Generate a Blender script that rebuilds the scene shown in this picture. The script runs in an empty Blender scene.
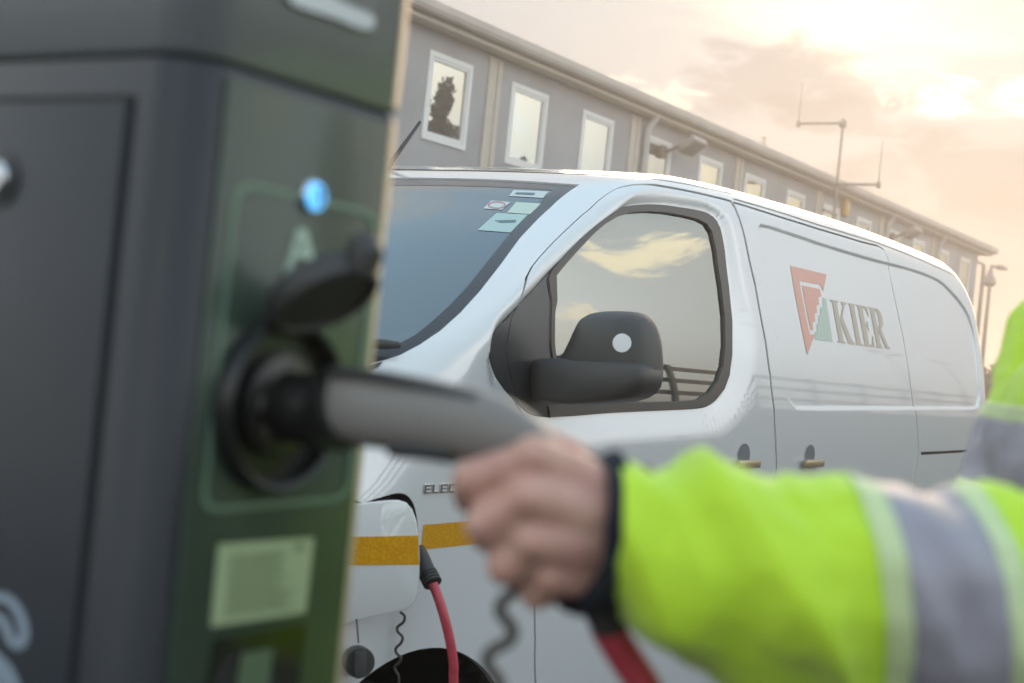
import bpy, bmesh, math, random
import numpy as np
from mathutils import Vector, Matrix, noise
from mathutils.bvhtree import BVHTree
from mathutils.geometry import delaunay_2d_cdt

random.seed(7)
SC = bpy.context.scene
COL = SC.collection

# ------------------------------------------------------------------ camera frame
CAM_H = 1.38
HEAD = math.radians(33.0)          # the van and the building run along +X; the lens looks 33 deg off that
ROLL = math.radians(5.7)
FPX = 1422.0                       # 50 mm on full frame at 1024 px
_s, _c = math.sin(HEAD), math.cos(HEAD)
_F = np.array([_c, _s, 0.0]); _R = np.array([_s, -_c, 0.0]); _U = np.array([0.0, 0.0, 1.0])
_p = math.atan(6.5 / FPX)
CF = _F * math.cos(_p) + _U * math.sin(_p)
_U2 = _U * math.cos(_p) - _F * math.sin(_p)
CX = _R * math.cos(ROLL) + _U2 * math.sin(ROLL)
CY = -_R * math.sin(ROLL) + _U2 * math.cos(ROLL)
CAM = np.array([0.0, 0.0, CAM_H])

def ray(x, y):
    return CF + (x - 512) / FPX * CX - (y - 341.5) / FPX * CY
def on_y(x, y, Y):                 # point of a plane parallel to the van's side
    d = ray(x, y); return CAM + d * (Y / d[1])
def on_x(x, y, X):                 # point of a plane across the van
    d = ray(x, y); return CAM + d * (X / d[0])
def at_d(x, y, d):                 # point at a measured distance
    return CAM + ray(x, y) * d

# ------------------------------------------------------------------ object helpers
def tag(o, label=None, cat=None, group=None, kind=None):
    if label: o['label'] = label
    if cat: o['category'] = cat
    if group: o['group'] = group
    if kind: o['kind'] = kind
    return o

def empty(name, loc=(0, 0, 0), rz=0.0):
    o = bpy.data.objects.new(name, None)
    COL.objects.link(o); o.location = loc; o.rotation_euler = (0, 0, rz)
    o.empty_display_size = 0.1
    return o

def link(name, me, mat=None, parent=None):
    o = bpy.data.objects.new(name, me); COL.objects.link(o)
    if mat is not None:
        me.materials.clear(); me.materials.append(mat)
    if parent is not None:
        o.parent = parent
        # geometry is written in world coordinates: undo the chain of parents' locations
        off = Vector((0, 0, 0)); q = parent
        inv = world_of(parent).inverted()
        o.matrix_parent_inverse = inv
    return o

def world_of(o):
    m = Matrix.LocRotScale(o.location, o.rotation_euler, o.scale)
    if o.parent: m = world_of(o.parent) @ o.matrix_parent_inverse @ m
    return m

def mk(name, verts, faces, mat, parent=None, smooth=True, normals=None):
    me = bpy.data.meshes.new(name)
    me.from_pydata([tuple(map(float, v)) for v in verts], [], [tuple(f) for f in faces])
    me.update()
    me.polygons.foreach_set('use_smooth', [smooth] * len(me.polygons))
    if normals is not None:
        me.normals_split_custom_set_from_vertices([tuple(map(float, n)) for n in normals])
    return link(name, me, mat, parent)

def bm_obj(name, bm, mat, parent=None, smooth=False, sharp=None):
    bmesh.ops.recalc_face_normals(bm, faces=bm.faces)
    me = bpy.data.meshes.new(name); bm.to_mesh(me); bm.free()
    me.polygons.foreach_set('use_smooth', [smooth] * len(me.polygons))
    if smooth and sharp is not None:
        me.set_sharp_from_angle(angle=math.radians(sharp))
    return link(name, me, mat, parent)

def add_box(bm, lo, hi, bevel=0.0):
    lo = Vector(lo); hi = Vector(hi)
    r = bmesh.ops.create_cube(bm, size=1.0)
    vs = r['verts']
    for v in vs:
        v.co = Vector([lo[i] + (v.co[i] + .5) * (hi[i] - lo[i]) for i in range(3)])
    if bevel > 0:
        es = list({e for v in vs for e in v.link_edges})
        bmesh.ops.bevel(bm, geom=es, offset=bevel, segments=2, affect='EDGES', profile=.5)

def frame_for(t, up=(0, 0, 1)):
    t = Vector(t).normalized(); u = Vector(up)
    if abs(t.dot(u)) > .95: u = Vector((1, 0, 0))
    a = t.cross(u).normalized(); b = a.cross(t).normalized()
    return a, b

def tube_data(pts, rad, n=12, closed_ends=True, sq=1.0):
    """Rings along a path. rad: number, or list of r or (ra, rb)."""
    pts = [Vector(p) for p in pts]
    m = len(pts); V = []; F = []
    prev = None
    for i, p in enumerate(pts):
        t = (pts[min(i + 1, m - 1)] - pts[max(i - 1, 0)])
        if t.length < 1e-9: t = Vector((0, 0, 1))
        t.normalize()
        if prev is None:
            a, b = frame_for(t)
        else:
            a = (prev - t * prev.dot(t)).normalized(); b = t.cross(a) * -1
            b = a.cross(t)
        prev = a
        r = rad[i] if isinstance(rad, (list, tuple)) else rad
        ra, rb = r if isinstance(r, (list, tuple)) else (r, r)
        for k in range(n):
            th = 2 * math.pi * k / n
            ct, st = math.cos(th), math.sin(th)
            if sq != 1.0:
                ct = math.copysign(abs(ct) ** sq, ct); st = math.copysign(abs(st) ** sq, st)
            V.append(p + a * (ra * ct) + b * (rb * st))
    for i in range(m - 1):
        for k in range(n):
            F.append((i * n + k, i * n + (k + 1) % n, (i + 1) * n + (k + 1) % n, (i + 1) * n + k))
    if closed_ends:
        F.append(tuple(range(n - 1, -1, -1))); F.append(tuple((m - 1) * n + k for k in range(n)))
    return V, F

def add_mesh(bm, V, F):
    vs = [bm.verts.new(tuple(v)) for v in V]
    for f in F:
        try: bm.faces.new([vs[i] for i in f])
        except ValueError: pass

def add_tube(bm, pts, rad, n=12, sq=1.0):
    V, F = tube_data(pts, rad, n, True, sq); add_mesh(bm, V, F)

def tube_obj(name, pts, rad, mat, parent=None, n=14, sq=1.0, sharp=50):
    bm = bmesh.new(); add_tube(bm, pts, rad, n, sq)
    return bm_obj(name, bm, mat, parent, True, sharp)

def catmull(pts, k=6, closed=False):
    P = [np.array(p, float) for p in pts]; n = len(P); out = []
    rng = range(n) if closed else range(n - 1)
    for i in rng:
        if closed:
            p0, p1, p2, p3 = P[(i - 1) % n], P[i], P[(i + 1) % n], P[(i + 2) % n]
        else:
            p0, p1, p2, p3 = P[max(i - 1, 0)], P[i], P[i + 1], P[min(i + 2, n - 1)]
        for j in range(k):
            t = j / k
            out.append(.5 * ((2 * p1) + (-p0 + p2) * t + (2 * p0 - 5 * p1 + 4 * p2 - p3) * t * t + (-p0 + 3 * p1 - 3 * p2 + p3) * t ** 3))
    if not closed: out.append(P[-1])
    return out

def chaikin(pts, it=2, closed=True):
    P = [np.array(p, float) for p in pts]
    for _ in range(it):
        Q = []; n = len(P)
        for i in range(n if closed else n - 1):
            a, b = P[i], P[(i + 1) % n]
            Q += [a * .75 + b * .25, a * .25 + b * .75]
        if not closed: Q = [P[0]] + Q + [P[-1]]
        P = Q
    return P

def prism(name, outline, direction, depth, mat, parent=None, bevel=0.0, smooth=False):
    """A closed outline of 3-D points given real thickness along direction."""
    d = Vector(direction).normalized() * depth
    bm = bmesh.new()
    a = [bm.verts.new(tuple(p)) for p in outline]
    f = bm.faces.new(a)
    r = bmesh.ops.extrude_face_region(bm, geom=[f])
    for v in [g for g in r['geom'] if isinstance(g, bmesh.types.BMVert)]: v.co += d
    bmesh.ops.recalc_face_normals(bm, faces=bm.faces)
    if bevel > 0:
        es = [e for e in bm.edges if e.calc_face_angle(0) > .6]
        bmesh.ops.bevel(bm, geom=es, offset=bevel, segments=2, affect='EDGES', profile=.5)
    return bm_obj(name, bm, mat, parent, smooth, 40)

def lathe_data(profile, origin, axis, n=48, up=(0, 0, 1)):
    """profile: list of (distance along axis, radius)"""
    o = Vector(origin); ax = Vector(axis).normalized(); a, b = frame_for(ax, up)
    V = []; F = []
    for (t, r) in profile:
        for k in range(n):
            th = 2 * math.pi * k / n
            V.append(o + ax * t + (a * math.cos(th) + b * math.sin(th)) * max(r, 1e-5))
    for i in range(len(profile) - 1):
        for k in range(n):
            F.append((i * n + k, i * n + (k + 1) % n, (i + 1) * n + (k + 1) % n, (i + 1) * n + k))
    return V, F

def lathe(name, profile, origin, axis, mat, parent=None, n=48, sharp=35):
    bm = bmesh.new(); V, F = lathe_data(profile, origin, axis, n); add_mesh(bm, V, F)
    bmesh.ops.remove_doubles(bm, verts=bm.verts, dist=1e-4)
    return bm_obj(name, bm, mat, parent, True, sharp)

# ------------------------------------------------------------------ materials
def mat(name, base, rough=.5, metal=0.0, spec=.5, coat=0.0, coat_ior=1.5, coat_rough=.03, noise_amt=0.0, noise_scale=20.0,
        bump=0.0, bump_scale=80.0, base2=None, detail=4.0, rough_var=0.0, sheen=0.0, sss=0.0):
    m = bpy.data.materials.new(name); m.use_nodes = True
    nt = m.node_tree; b = nt.nodes['Principled BSDF']
    b.inputs['Base Color'].default_value = (*base, 1); b.inputs['Roughness'].default_value = rough
    b.inputs['Metallic'].default_value = metal; b.inputs['Specular IOR Level'].default_value = spec
    b.inputs['Coat Weight'].default_value = coat; b.inputs['Coat IOR'].default_value = coat_ior
    b.inputs['Coat Roughness'].default_value = coat_rough
    if sheen: b.inputs['Sheen Weight'].default_value = sheen
    if sss:
        b.inputs['Subsurface Weight'].default_value = sss; b.inputs['Subsurface Radius'].default_value = (1, .35, .2)
        b.inputs['Subsurface Scale'].default_value = .008
    tc = nt.nodes.new('ShaderNodeTexCoord')
    if noise_amt or rough_var:
        n = nt.nodes.new('ShaderNodeTexNoise'); n.inputs['Scale'].default_value = noise_scale; n.inputs['Detail'].default_value = detail
        nt.links.new(tc.outputs['Object'], n.inputs['Vector'])
        if noise_amt:
            mx = nt.nodes.new('ShaderNodeMix'); mx.data_type = 'RGBA'
            c2 = base2 or tuple(x * (1 - noise_amt) for x in base)
            mx.inputs[6].default_value = (*base, 1); mx.inputs[7].default_value = (*c2, 1)
            r = nt.nodes.new('ShaderNodeMapRange'); r.inputs[1].default_value = .35; r.inputs[2].default_value = .68
            nt.links.new(n.outputs['Fac'], r.inputs[0]); nt.links.new(r.outputs[0], mx.inputs[0])
            nt.links.new(mx.outputs[2], b.inputs['Base Color'])
        if rough_var:
            r2 = nt.nodes.new('ShaderNodeMapRange'); r2.inputs[3].default_value = max(rough - rough_var, 0); r2.inputs[4].default_value = rough + rough_var
            nt.links.new(n.outputs['Fac'], r2.inputs[0]); nt.links.new(r2.outputs[0], b.inputs['Roughness'])
    if bump:
        n2 = nt.nodes.new('ShaderNodeTexNoise'); n2.inputs['Scale'].default_value = bump_scale; n2.inputs['Detail'].default_value = 3
        nt.links.new(tc.outputs['Object'], n2.inputs['Vector'])
        bp = nt.nodes.new('ShaderNodeBump'); bp.inputs['Strength'].default_value = bump; bp.inputs['Distance'].default_value = .002
        nt.links.new(n2.outputs['Fac'], bp.inputs['Height']); nt.links.new(bp.outputs[0], b.inputs['Normal'])
    return m

def glass_mat(name, tint, refl, rough=.01, tinted=(.02, .025, .03)):
    """Dark privacy glass: a dark body under a strongly reflecting coated face."""
    m = bpy.data.materials.new(name); m.use_nodes = True
    nt = m.node_tree; nt.nodes.clear()
    out = nt.nodes.new('ShaderNodeOutputMaterial')
    g = nt.nodes.new('ShaderNodeBsdfGlossy'); g.inputs['Color'].default_value = (*tint, 1); g.inputs['Roughness'].default_value = rough
    d = nt.nodes.new('ShaderNodeBsdfDiffuse'); d.inputs['Color'].default_value = (*tinted, 1)
    fr = nt.nodes.new('ShaderNodeFresnel'); fr.inputs['IOR'].default_value = 1.5
    mr = nt.nodes.new('ShaderNodeMapRange'); mr.inputs[1].default_value = .04; mr.inputs[2].default_value = 1
    mr.inputs[3].default_value = refl; mr.inputs[4].default_value = 1
    mx = nt.nodes.new('ShaderNodeMixShader')
    nt.links.new(fr.outputs[0], mr.inputs[0]); nt.links.new(mr.outputs[0], mx.inputs[0])
    nt.links.new(d.outputs[0], mx.inputs[1]); nt.links.new(g.outputs[0], mx.inputs[2]); nt.links.new(mx.outputs[0], out.inputs[0])
    return m

def emit_mat(name, col, strength):
    m = bpy.data.materials.new(name); m.use_nodes = True
    b = m.node_tree.nodes['Principled BSDF']; b.inputs['Base Color'].default_value = (*col, 1)
    b.inputs['Emission Color'].default_value = (*col, 1); b.inputs['Emission Strength'].default_value = strength
    return m

M = {}
M['paint'] = mat('van_white_paint', (.67, .675, .68), .32, coat=1.0, coat_ior=1.75, coat_rough=.036, bump=.012, bump_scale=45)
M['paint_gap'] = mat('shut_gap_black', (.012, .012, .013), .8)
M['black_plastic'] = mat('black_textured_plastic', (.040, .039, .039), .48, bump=.25, bump_scale=900)
M['soft_gap'] = mat('drip_channel_brown', (.13, .11, .095), .6)
M['trim_black'] = mat('satin_black_trim', (.035, .036, .04), .35)
M['rubber'] = mat('grey_brown_rubber_seal', (.085, .07, .06), .5)
M['side_glass'] = glass_mat('side_window_glass', (.97, .99, .93), .30)
M['screen_glass'] = glass_mat('windscreen_glass', (.86, .95, 1.0), .19)
M['frit'] = mat('windscreen_black_border', (.03, .03, .036), .25)
M['amber'] = None
M['chrome'] = mat('badge_chrome', (.62, .6, .57), .18, metal=1)
M['tyre'] = mat('tyre_rubber', (.025, .025, .026), .75, bump=.3, bump_scale=200)
M['rim'] = mat('wheel_rim_silver', (.4, .4, .42), .35, metal=.9)
M['red_cable'] = mat('red_cable_sheath', (.52, .06, .085), .42, noise_amt=.15, noise_scale=60)
M['logo_red'] = mat('logo_red_vinyl', (.66, .27, .19), .4, coat=.6)  # logo vinyls are paled, with the lens flare's wash in their colour
M['logo_green'] = mat('logo_green_vinyl', (.36, .50, .42), .4, coat=.6)
M['logo_tan'] = mat('logo_tan_lettering', (.40, .335, .25), .4, coat=.6)
M['white_vinyl'] = mat('white_vinyl', (.72, .72, .73), .5)
M['handle_bronze'] = mat('handle_beige_bronze', (.42, .33, .2), .35, metal=.5)
# ================================================================== THE VAN
VX0, VSIDE = 1.33, 1.62            # nose and near side
VYC = VSIDE + .96
VLEN = 5.27

def pchip(xs, ys):
    xs = np.array(xs, float); ys = np.array(ys, float)
    h = np.diff(xs); dl = np.diff(ys) / h; m = np.zeros(len(xs))
    for i in range(1, len(xs) - 1):
        if dl[i - 1] * dl[i] > 0:
            w1 = 2 * h[i] + h[i - 1]; w2 = h[i] + 2 * h[i - 1]
            m[i] = (w1 + w2) / (w1 / dl[i - 1] + w2 / dl[i])
    m[0], m[-1] = dl[0], dl[-1]
    def f(x):
        x = np.clip(np.asarray(x, float), xs[0], xs[-1])
        i = np.clip(np.searchsorted(xs, x, 'right') - 1, 0, len(h) - 1)
        t = (x - xs[i]) / h[i]
        return ((1 + 2 * t) * (1 - t) ** 2 * ys[i] + t * (1 - t) ** 2 * h[i] * m[i] + t * t * (3 - 2 * t) * ys[i + 1] + t * t * (t - 1) * h[i] * m[i + 1])
    return f

def sstep(a, b, x):
    t = np.clip((x - a) / (b - a), 0, 1); return t * t * (3 - 2 * t)

_zz = np.linspace(0, 2.0, 401)
_sl = np.interp(_zz, [0, 1.13, 1.25, 1.36, 1.48, 1.62, 1.78, 2.0], [0, 0, .03, .10, .19, .25, .31, .34])
_ti = np.concatenate([[0], np.cumsum((_sl[1:] + _sl[:-1]) / 2 * np.diff(_zz))])
ZR0, ZTOP = 1.75, 1.90
def halfw(z):
    t = np.interp(z, _zz, _ti)
    w = .96 - t - .035 * (np.clip(.80 - z, 0, 1) / .55) ** 2
    k = np.clip((z - ZR0) / (ZTOP - ZR0), 0, .9999)
    return w - .085 * (1 - np.sqrt(1 - k ** 2.6))
xf = pchip([.18, .35, .5, .65, .8, .9, 1.0, 1.1, 1.2, 1.26, 1.34, 1.545, 1.75, 1.83, 1.87, 1.90],
           [.14, .05, .01, .0, .03, .09, .19, .33, .50, .60, .74, 1.135, 1.525, 1.69, 1.83, 2.04])
Lf = pchip([.18, .6, .9, 1.1, 1.26, 1.4, 1.83, 1.9], [.55, .6, .62, .58, .42, .29, .20, .20])
def xrear(z): return VLEN - .10 * np.clip(z - 1.1, 0, 2) ** 1.5 - .14 * sstep(1.72, 1.9, z)
LR, NF, MF, NR, MR = .26, 2.3, 3.5, 2.4, 4.5
ztop_x = pchip([0, 1.7, 1.95, 2.3, 2.6, 3.9, 4.7, 5.05, 5.3], [1.868, 1.868, 1.882, 1.908, 1.924, 1.951, 1.943, 1.915, 1.89])
UF, US, UE = 1.1, 5.0, 5.9         # chart: front corner | side | rear corner

def P0(U, z):
    """the van's half shell in van coordinates (x back, q out from the centre line, z up)"""
    U = np.asarray(U, float); z = np.asarray(z, float)
    w = halfw(z); x0 = xf(z); L = Lf(z); xs = x0 + L; xr = xrear(z); xe = xr - LR
    ph = np.clip(U / UF, 0, 1) * math.pi / 2
    ps = np.clip((U - US) / (UE - US), 0, 1) * math.pi / 2
    s = np.clip((U - UF) / (US - UF), 0, 1)
    cf = np.clip(np.cos(ph), 0, 1); sf = np.clip(np.sin(ph), 0, 1)
    x = np.where(U < UF, xs - L * cf ** (2 / NF), np.where(U <= US, xs + s * (xe - xs), xe + LR * np.clip(np.sin(ps), 0, 1) ** (2 / NR)))
    q = np.where(U < UF, w * sf ** (2 / MF), np.where(U <= US, w, w * np.clip(np.cos(ps), 0, 1) ** (2 / MR)))
    q = q * (1 - .014 * ((x - 2.7) / 2.5) ** 2)
    z2 = z + (ztop_x(x) - 1.90) * sstep(1.5, 1.9, z)
    # the windscreen and roof front edge bow gently upward to the middle
    return np.stack([x, q, z2], -1)

def to_w(p, side=1):
    p = np.asarray(p); o = np.empty_like(p)
    o[..., 0] = VX0 + p[..., 0]; o[..., 1] = VYC - side * p[..., 1]; o[..., 2] = p[..., 2]
    return o

# ---- dense master grid for looking up where a ray meets the shell
_gu = np.concatenate([np.linspace(0.0, UF, 110, endpoint=False), np.linspace(UF, US, 200, endpoint=False), np.linspace(US, UE, 40)])
_gz = np.linspace(.2, 1.8995, 260)
_GU, _GZ = np.meshgrid(_gu, _gz, indexing='ij')
_GP = to_w(P0(_GU, _GZ)).reshape(-1, 3)
_nz = len(_gz)
_gf = [(i * _nz + j, (i + 1) * _nz + j, (i + 1) * _nz + j + 1, i * _nz + j + 1) for i in range(len(_gu) - 1) for j in range(_nz - 1)]
_bvh = BVHTree.FromPolygons([tuple(v) for v in _GP], _gf)
_ch = np.stack([_GU.ravel(), _GZ.ravel()], -1)

def px2ch(x, y):
    """photo measurement -> chart coordinates on the shell"""
    d = Vector(ray(x, y)).normalized()
    loc, nor, idx, dist = _bvh.ray_cast(Vector(CAM), d)
    if loc is None:
        best = None
        for k in range(4, 80):          # slide toward the body until the ray meets it
            loc, nor, idx, dist = _bvh.ray_cast(Vector(CAM), Vector(ray(x - (x - 700) * .002 * k, y + k * .5)).normalized())
            if loc is not None: break
    f = _gf[idx]; P = np.array(loc)
    a, b, c_, d_ = (_GP[i] for i in f)
    e1 = b - a; e2 = d_ - a
    A = np.stack([e1, e2], -1); st = np.linalg.lstsq(A, P - a, rcond=None)[0]
    ca, cb, cd = _ch[f[0]], _ch[f[1]], _ch[f[3]]
    return ca + st[0] * (cb - ca) + st[1] * (cd - ca)
def chs(pts): return [px2ch(*p) for p in pts]

def ch_xz(c):
    p = P0(np.array([c[0]]), np.array([c[1]]))[0]; return np.array([p[0], p[2]])

def U_of(x, z):                     # chart U of the side at van x, height z
    lo, hi = 0.0, UE
    for _ in range(50):
        m = (lo + hi) / 2
        if P0(np.array([m]), np.array([z]))[0, 0] < x: lo = m
        else: hi = m
    return (lo + hi) / 2

def inside(P, poly):
    poly = np.asarray(poly); x, y = P[:, 0], P[:, 1]; r = np.zeros(len(P), bool)
    n = len(poly); j = n - 1
    for i in range(n):
        xi, yi = poly[i]; xj, yj = poly[j]
        cnd = ((yi > y) != (yj > y))
        with np.errstate(divide='ignore', invalid='ignore'):
            r ^= cnd & (x < (xj - xi) * (y - yi) / (yj - yi + 1e-18) + xi)
        j = i
    return r

def polydist(P, poly, chunk=20000):
    """distance to the outline and the offset vector from it"""
    poly = np.asarray(poly, float); A = poly; B = np.roll(poly, -1, 0); D = B - A; L2 = (D ** 2).sum(1) + 1e-18
    out = np.empty(len(P)); vec = np.empty((len(P), 2))
    for k in range(0, len(P), chunk):
        p = P[k:k + chunk]
        t = np.clip(((p[:, None, :] - A[None]) * D[None]).sum(2) / L2[None], 0, 1)
        c = A[None] + t[..., None] * D[None]; v = p[:, None, :] - c; d = np.sqrt((v ** 2).sum(2))
        i = d.argmin(1); r = np.arange(len(p)); out[k:k + chunk] = d[r, i]; vec[k:k + chunk] = v[r, i]
    return out, vec

# ---- outlines measured on the photograph
RW_PX = [(496.5, 352), (499, 338), (506, 324), (520, 309), (540, 286), (555, 267), (565, 256), (580, 239), (595, 224), (610, 212.5), (622, 206.5), (640, 202), (665, 201),
         (690, 204.5), (708, 208), (719, 214), (726, 225), (731, 250), (735, 285), (738.5, 320), (738.5, 355), (736, 375), (731, 389), (722, 401), (713, 407), (700, 409.5),
         (660, 411.5), (620, 413.5), (590, 416), (568, 417.5), (548, 417.5), (536, 414), (525, 404.5), (513, 391), (504, 378), (498.5, 364)]
RW = chs(catmull(RW_PX, 3, True))
RWX = np.array([ch_xz(c) for c in RW])
CR_PX = [(759, 226), (766, 224.3), (780, 228.5), (800, 235.2), (825, 243.7), (850, 251.5), (875, 258.8), (905, 266.5), (925, 273), (940, 280), (951, 290), (962, 303), (969.5, 316), (975, 335),
         (978.5, 360), (980.5, 385), (980, 402), (975, 408.7), (950, 409.2), (860, 409.6), (803, 409.6), (795, 407), (790, 401), (786.5, 392), (783, 370), (777, 335), (770, 298), (763, 250)]
CR = chs(catmull(CR_PX, 3, True)); CRX = np.array([ch_xz(c) for c in CR])

def disp(xz):
    d, v = polydist(xz, RWX); ins = inside(xz, RWX)
    dn = v / (d[:, None] + 1e-9)
    w = .022 + .045 * np.clip(-dn[:, 1], 0, 1) + .085 * np.clip(dn[:, 0], 0, 1) ** 1.5 * (1 - .75 * sstep(1.45, 1.72, xz[:, 1]))
    D = .020
    t = d / w; k_ = .28            # straight slope with a small radius at the outer crease
    prof = np.where(t < 1 - k_, 1 - t, np.where(t < 1 + k_, (1 + k_ - t) ** 2 / (4 * k_), 0))
    o = np.where(ins, -D, -D * prof)
    d2, v2 = polydist(xz, CRX); i2 = inside(xz, CRX)
    sd = np.where(i2, -d2, d2)
    o = o - .0085 * (1 - sstep(-.0115, .002, sd))
    return o

def P(U, z, off=0.0, feat=True):
    p = P0(U, z); e = 2e-3
    n = normal0(U, z)
    h = off
    if feat: h = h + disp(np.stack([p[:, 0], p[:, 2]], -1))
    return p + n * (np.asarray(h)[..., None] if np.ndim(h) else h)

def normal0(U, z):
    e = 2e-3
    U1, U0 = np.minimum(U + e, UE), np.maximum(U - e, 0.0)
    du = P0(U1, z) - P0(U0, z)
    dz = P0(U, np.minimum(z + e, 1.8999)) - P0(U, z - e)
    n = np.cross(du, dz); n /= (np.linalg.norm(n, axis=1)[:, None] + 1e-12)
    s = np.where(n[:, 1] < 0, -1, 1) * 1.0
    # outward: away from the body's middle
    ref = np.stack([P0(U, z)[:, 0] - 2.6, P0(U, z)[:, 1] * 3, np.zeros(len(U))], -1)
    s = np.where((n * ref).sum(1) < 0, -1.0, 1.0)
    return n * s[:, None]

def normalF(U, z, feat):
    if not feat: return normal0(U, z)
    e = 1.2e-3
    U1, U0 = np.minimum(U + e, UE), np.maximum(U - e, 0.0)
    du = P(U1, z) - P(U0, z); dz = P(U, np.minimum(z + e, 1.8995)) - P(U, z - e)
    n = np.cross(du, dz); n /= (np.linalg.norm(n, axis=1)[:, None] + 1e-12)
    n0 = normal0(U, z)
    return n * np.where((n * n0).sum(1) < 0, -1.0, 1.0)[:, None]

def densify(loop, h):
    out = []; n = len(loop)
    for i in range(n):
        a = np.array(loop[i], float); b = np.array(loop[(i + 1) % n], float)
        k = max(1, int(math.ceil(np.linalg.norm(b - a) / h)))
        for j in range(k): out.append(a + (b - a) * j / k)
    return out

def offset_loop(loop, d):
    """grow (d > 0) or shrink a closed chart outline"""
    L = np.array(loop, float); n = len(L)
    area = .5 * np.sum(L[:, 0] * np.roll(L[:, 1], -1) - np.roll(L[:, 0], -1) * L[:, 1])
    sg = 1 if area > 0 else -1
    T = np.roll(L, -1, 0) - np.roll(L, 1, 0); T /= (np.linalg.norm(T, axis=1)[:, None] + 1e-12)
    N = np.stack([T[:, 1], -T[:, 0]], -1) * sg
    return list(L + N * d)

def panel(name, outer, holes, m, parent, h=.03, off=0.0, skirt=.012, feat=True, extra=(), label=None, side=1):
    """a sheet of the shell inside `outer` (chart outlines) and outside `holes`"""
    hb = h
    loops = [densify(outer, hb)] + [densify(q, hb) for q in holes]
    V = []; E = []
    for L in loops:
        b = len(V); V += [Vector((float(a), float(c))) for a, c in L]
        E += [(b + i, b + (i + 1) % len(L)) for i in range(len(L))]
    O = np.array(loops[0]); lo, hi = O.min(0), O.max(0)
    gx = np.arange(lo[0], hi[0], h); gy = np.arange(lo[1], hi[1], h)
    G = np.stack(np.meshgrid(gx, gy, indexing='ij'), -1).reshape(-1, 2)
    # rows are staggered so that the sheet has no long diagonals
    G[:, 0] += (np.round((G[:, 1] - lo[1]) / h).astype(int) % 2) * h * .5
    if len(extra): G = np.concatenate([G, np.array(extra)])
    keep = inside(G, O)
    for q in loops[1:]: keep &= ~inside(G, np.array(q))
    G = G[keep]
    if len(G):
        allL = [np.array(q) for q in loops]
        for q in allL:
            d, _ = polydist(G, q); G = G[d > h * .35]
            if not len(G): break
    V += [Vector((float(a), float(c))) for a, c in G]
    vs, es, fs, _, _, _ = delaunay_2d_cdt(V, E, [], 0, 1e-6)
    C2 = np.array([(v.x, v.y) for v in vs]); F = np.array([f[:3] for f in fs])
    cen = C2[F].mean(1)
    ok = inside(cen, O)
    for q in loops[1:]: ok &= ~inside(cen, np.array(q))
    F = F[ok]
    used = np.unique(F); rem = -np.ones(len(C2), int); rem[used] = np.arange(len(used)); F = rem[F]; C2 = C2[used]
    U, Z = C2[:, 0], C2[:, 1]
    p = P(U, Z, off, feat); n = normalF(U, Z, feat)
    W_ = to_w(p, side); N = n.copy(); N[:, 1] *= -side
    # consistent winding
    fn = np.cross(W_[F[:, 1]] - W_[F[:, 0]], W_[F[:, 2]] - W_[F[:, 0]])
    fl = (fn * N[F[:, 0]]).sum(1) < 0
    F[fl] = F[fl][:, ::-1]
    verts = list(W_); norms = list(N); faces = [tuple(f) for f in F]
    if skirt:
        cnt = {}
        for f in faces:
            for a, b in ((f[0], f[1]), (f[1], f[2]), (f[2], f[0])):
                k = (min(a, b), max(a, b)); cnt.setdefault(k, []).append((a, b))
        for k, l in cnt.items():
            if len(l) == 1:
                a, b = l[0]; base = len(verts)
                verts += [W_[a], W_[b], W_[b] - N[b] * skirt, W_[a] - N[a] * skirt]
                sn = np.cross(W_[b] - W_[a], N[a]); sn /= (np.linalg.norm(sn) + 1e-12)
                norms += [sn] * 4
                faces.append((base + 1, base, base + 3, base + 2))
    o = mk(name, verts, faces, m, parent, True, norms)
    if label: o['label'] = label
    return o

def decal(name, outer, holes, m, parent, h=.02, off=.0009, feat=True, label=None, side=1):
    return panel(name, outer, holes, m, parent, h, off, 0.0, feat, (), label, side)

van = empty('delivery_van', (VX0 + 2.6, VYC, 0))
tag(van, 'white panel van with a triangle logo on its side and its charging flap open', 'van')

# ---- outlines of the shut lines
D_PX_TOP = [(523.5, 303), (524.5, 290), (526.5, 277), (532, 266.5), (540, 256.5), (553, 242.5), (568, 227.5), (583, 213.5), (597, 201.5), (607, 194), (618, 188), (630, 185.2), (642, 184.3), (655, 185), (670, 187.5),
            (700, 193.5), (725, 199.5), (731, 201.5), (735, 208), (739, 218), (745, 240), (755, 285), (765, 340), (770, 375), (774, 410), (775.5, 447), (776, 470)]
D_PX_FRONT = [(535.6, 683), (535.2, 640), (534.9, 600), (534.7, 520), (534, 460), (532.8, 432), (530.5, 417), (524, 404)]
dtop = chs(D_PX_TOP); dfront = chs(D_PX_FRONT)
xr_ = ch_xz(dtop[-1])[0]; xfr_ = ch_xz(dfront[0])[0]
dbot = [np.array([U_of(xr_, .7), .7]), np.array([U_of(xr_, .40), .40]), np.array([U_of(xr_ - .06, .31), .31]), np.array([U_of(xfr_ + .05, .31), .31]), np.array([U_of(xfr_, .36), .36]), np.array([U_of(xfr_, .6), .6])]
DOOR = dtop + dbot + dfront
# sliding door: front edge is the door's rear edge, rear edge the faint line by the lettering
S_TOP = chs([(733.5, 202.5), (760, 210.5), (780, 217), (820, 229.5), (860, 241.5), (878, 246), (884, 250), (888, 259), (893, 280), (899, 308), (905, 335), (910, 365), (914, 395), (917, 425), (918.5, 450)])
xs2 = ch_xz(S_TOP[-1])[0]
SLIDE = [np.array(c) for c in S_TOP] + [np.array([U_of(xs2, .6), .6]), np.array([U_of(xs2, .36), .36]), np.array([U_of(xr_ + .02, .36), .36])] + [np.array(c) + np.array([.004, 0]) for c in dtop[:16:-1]]
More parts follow.
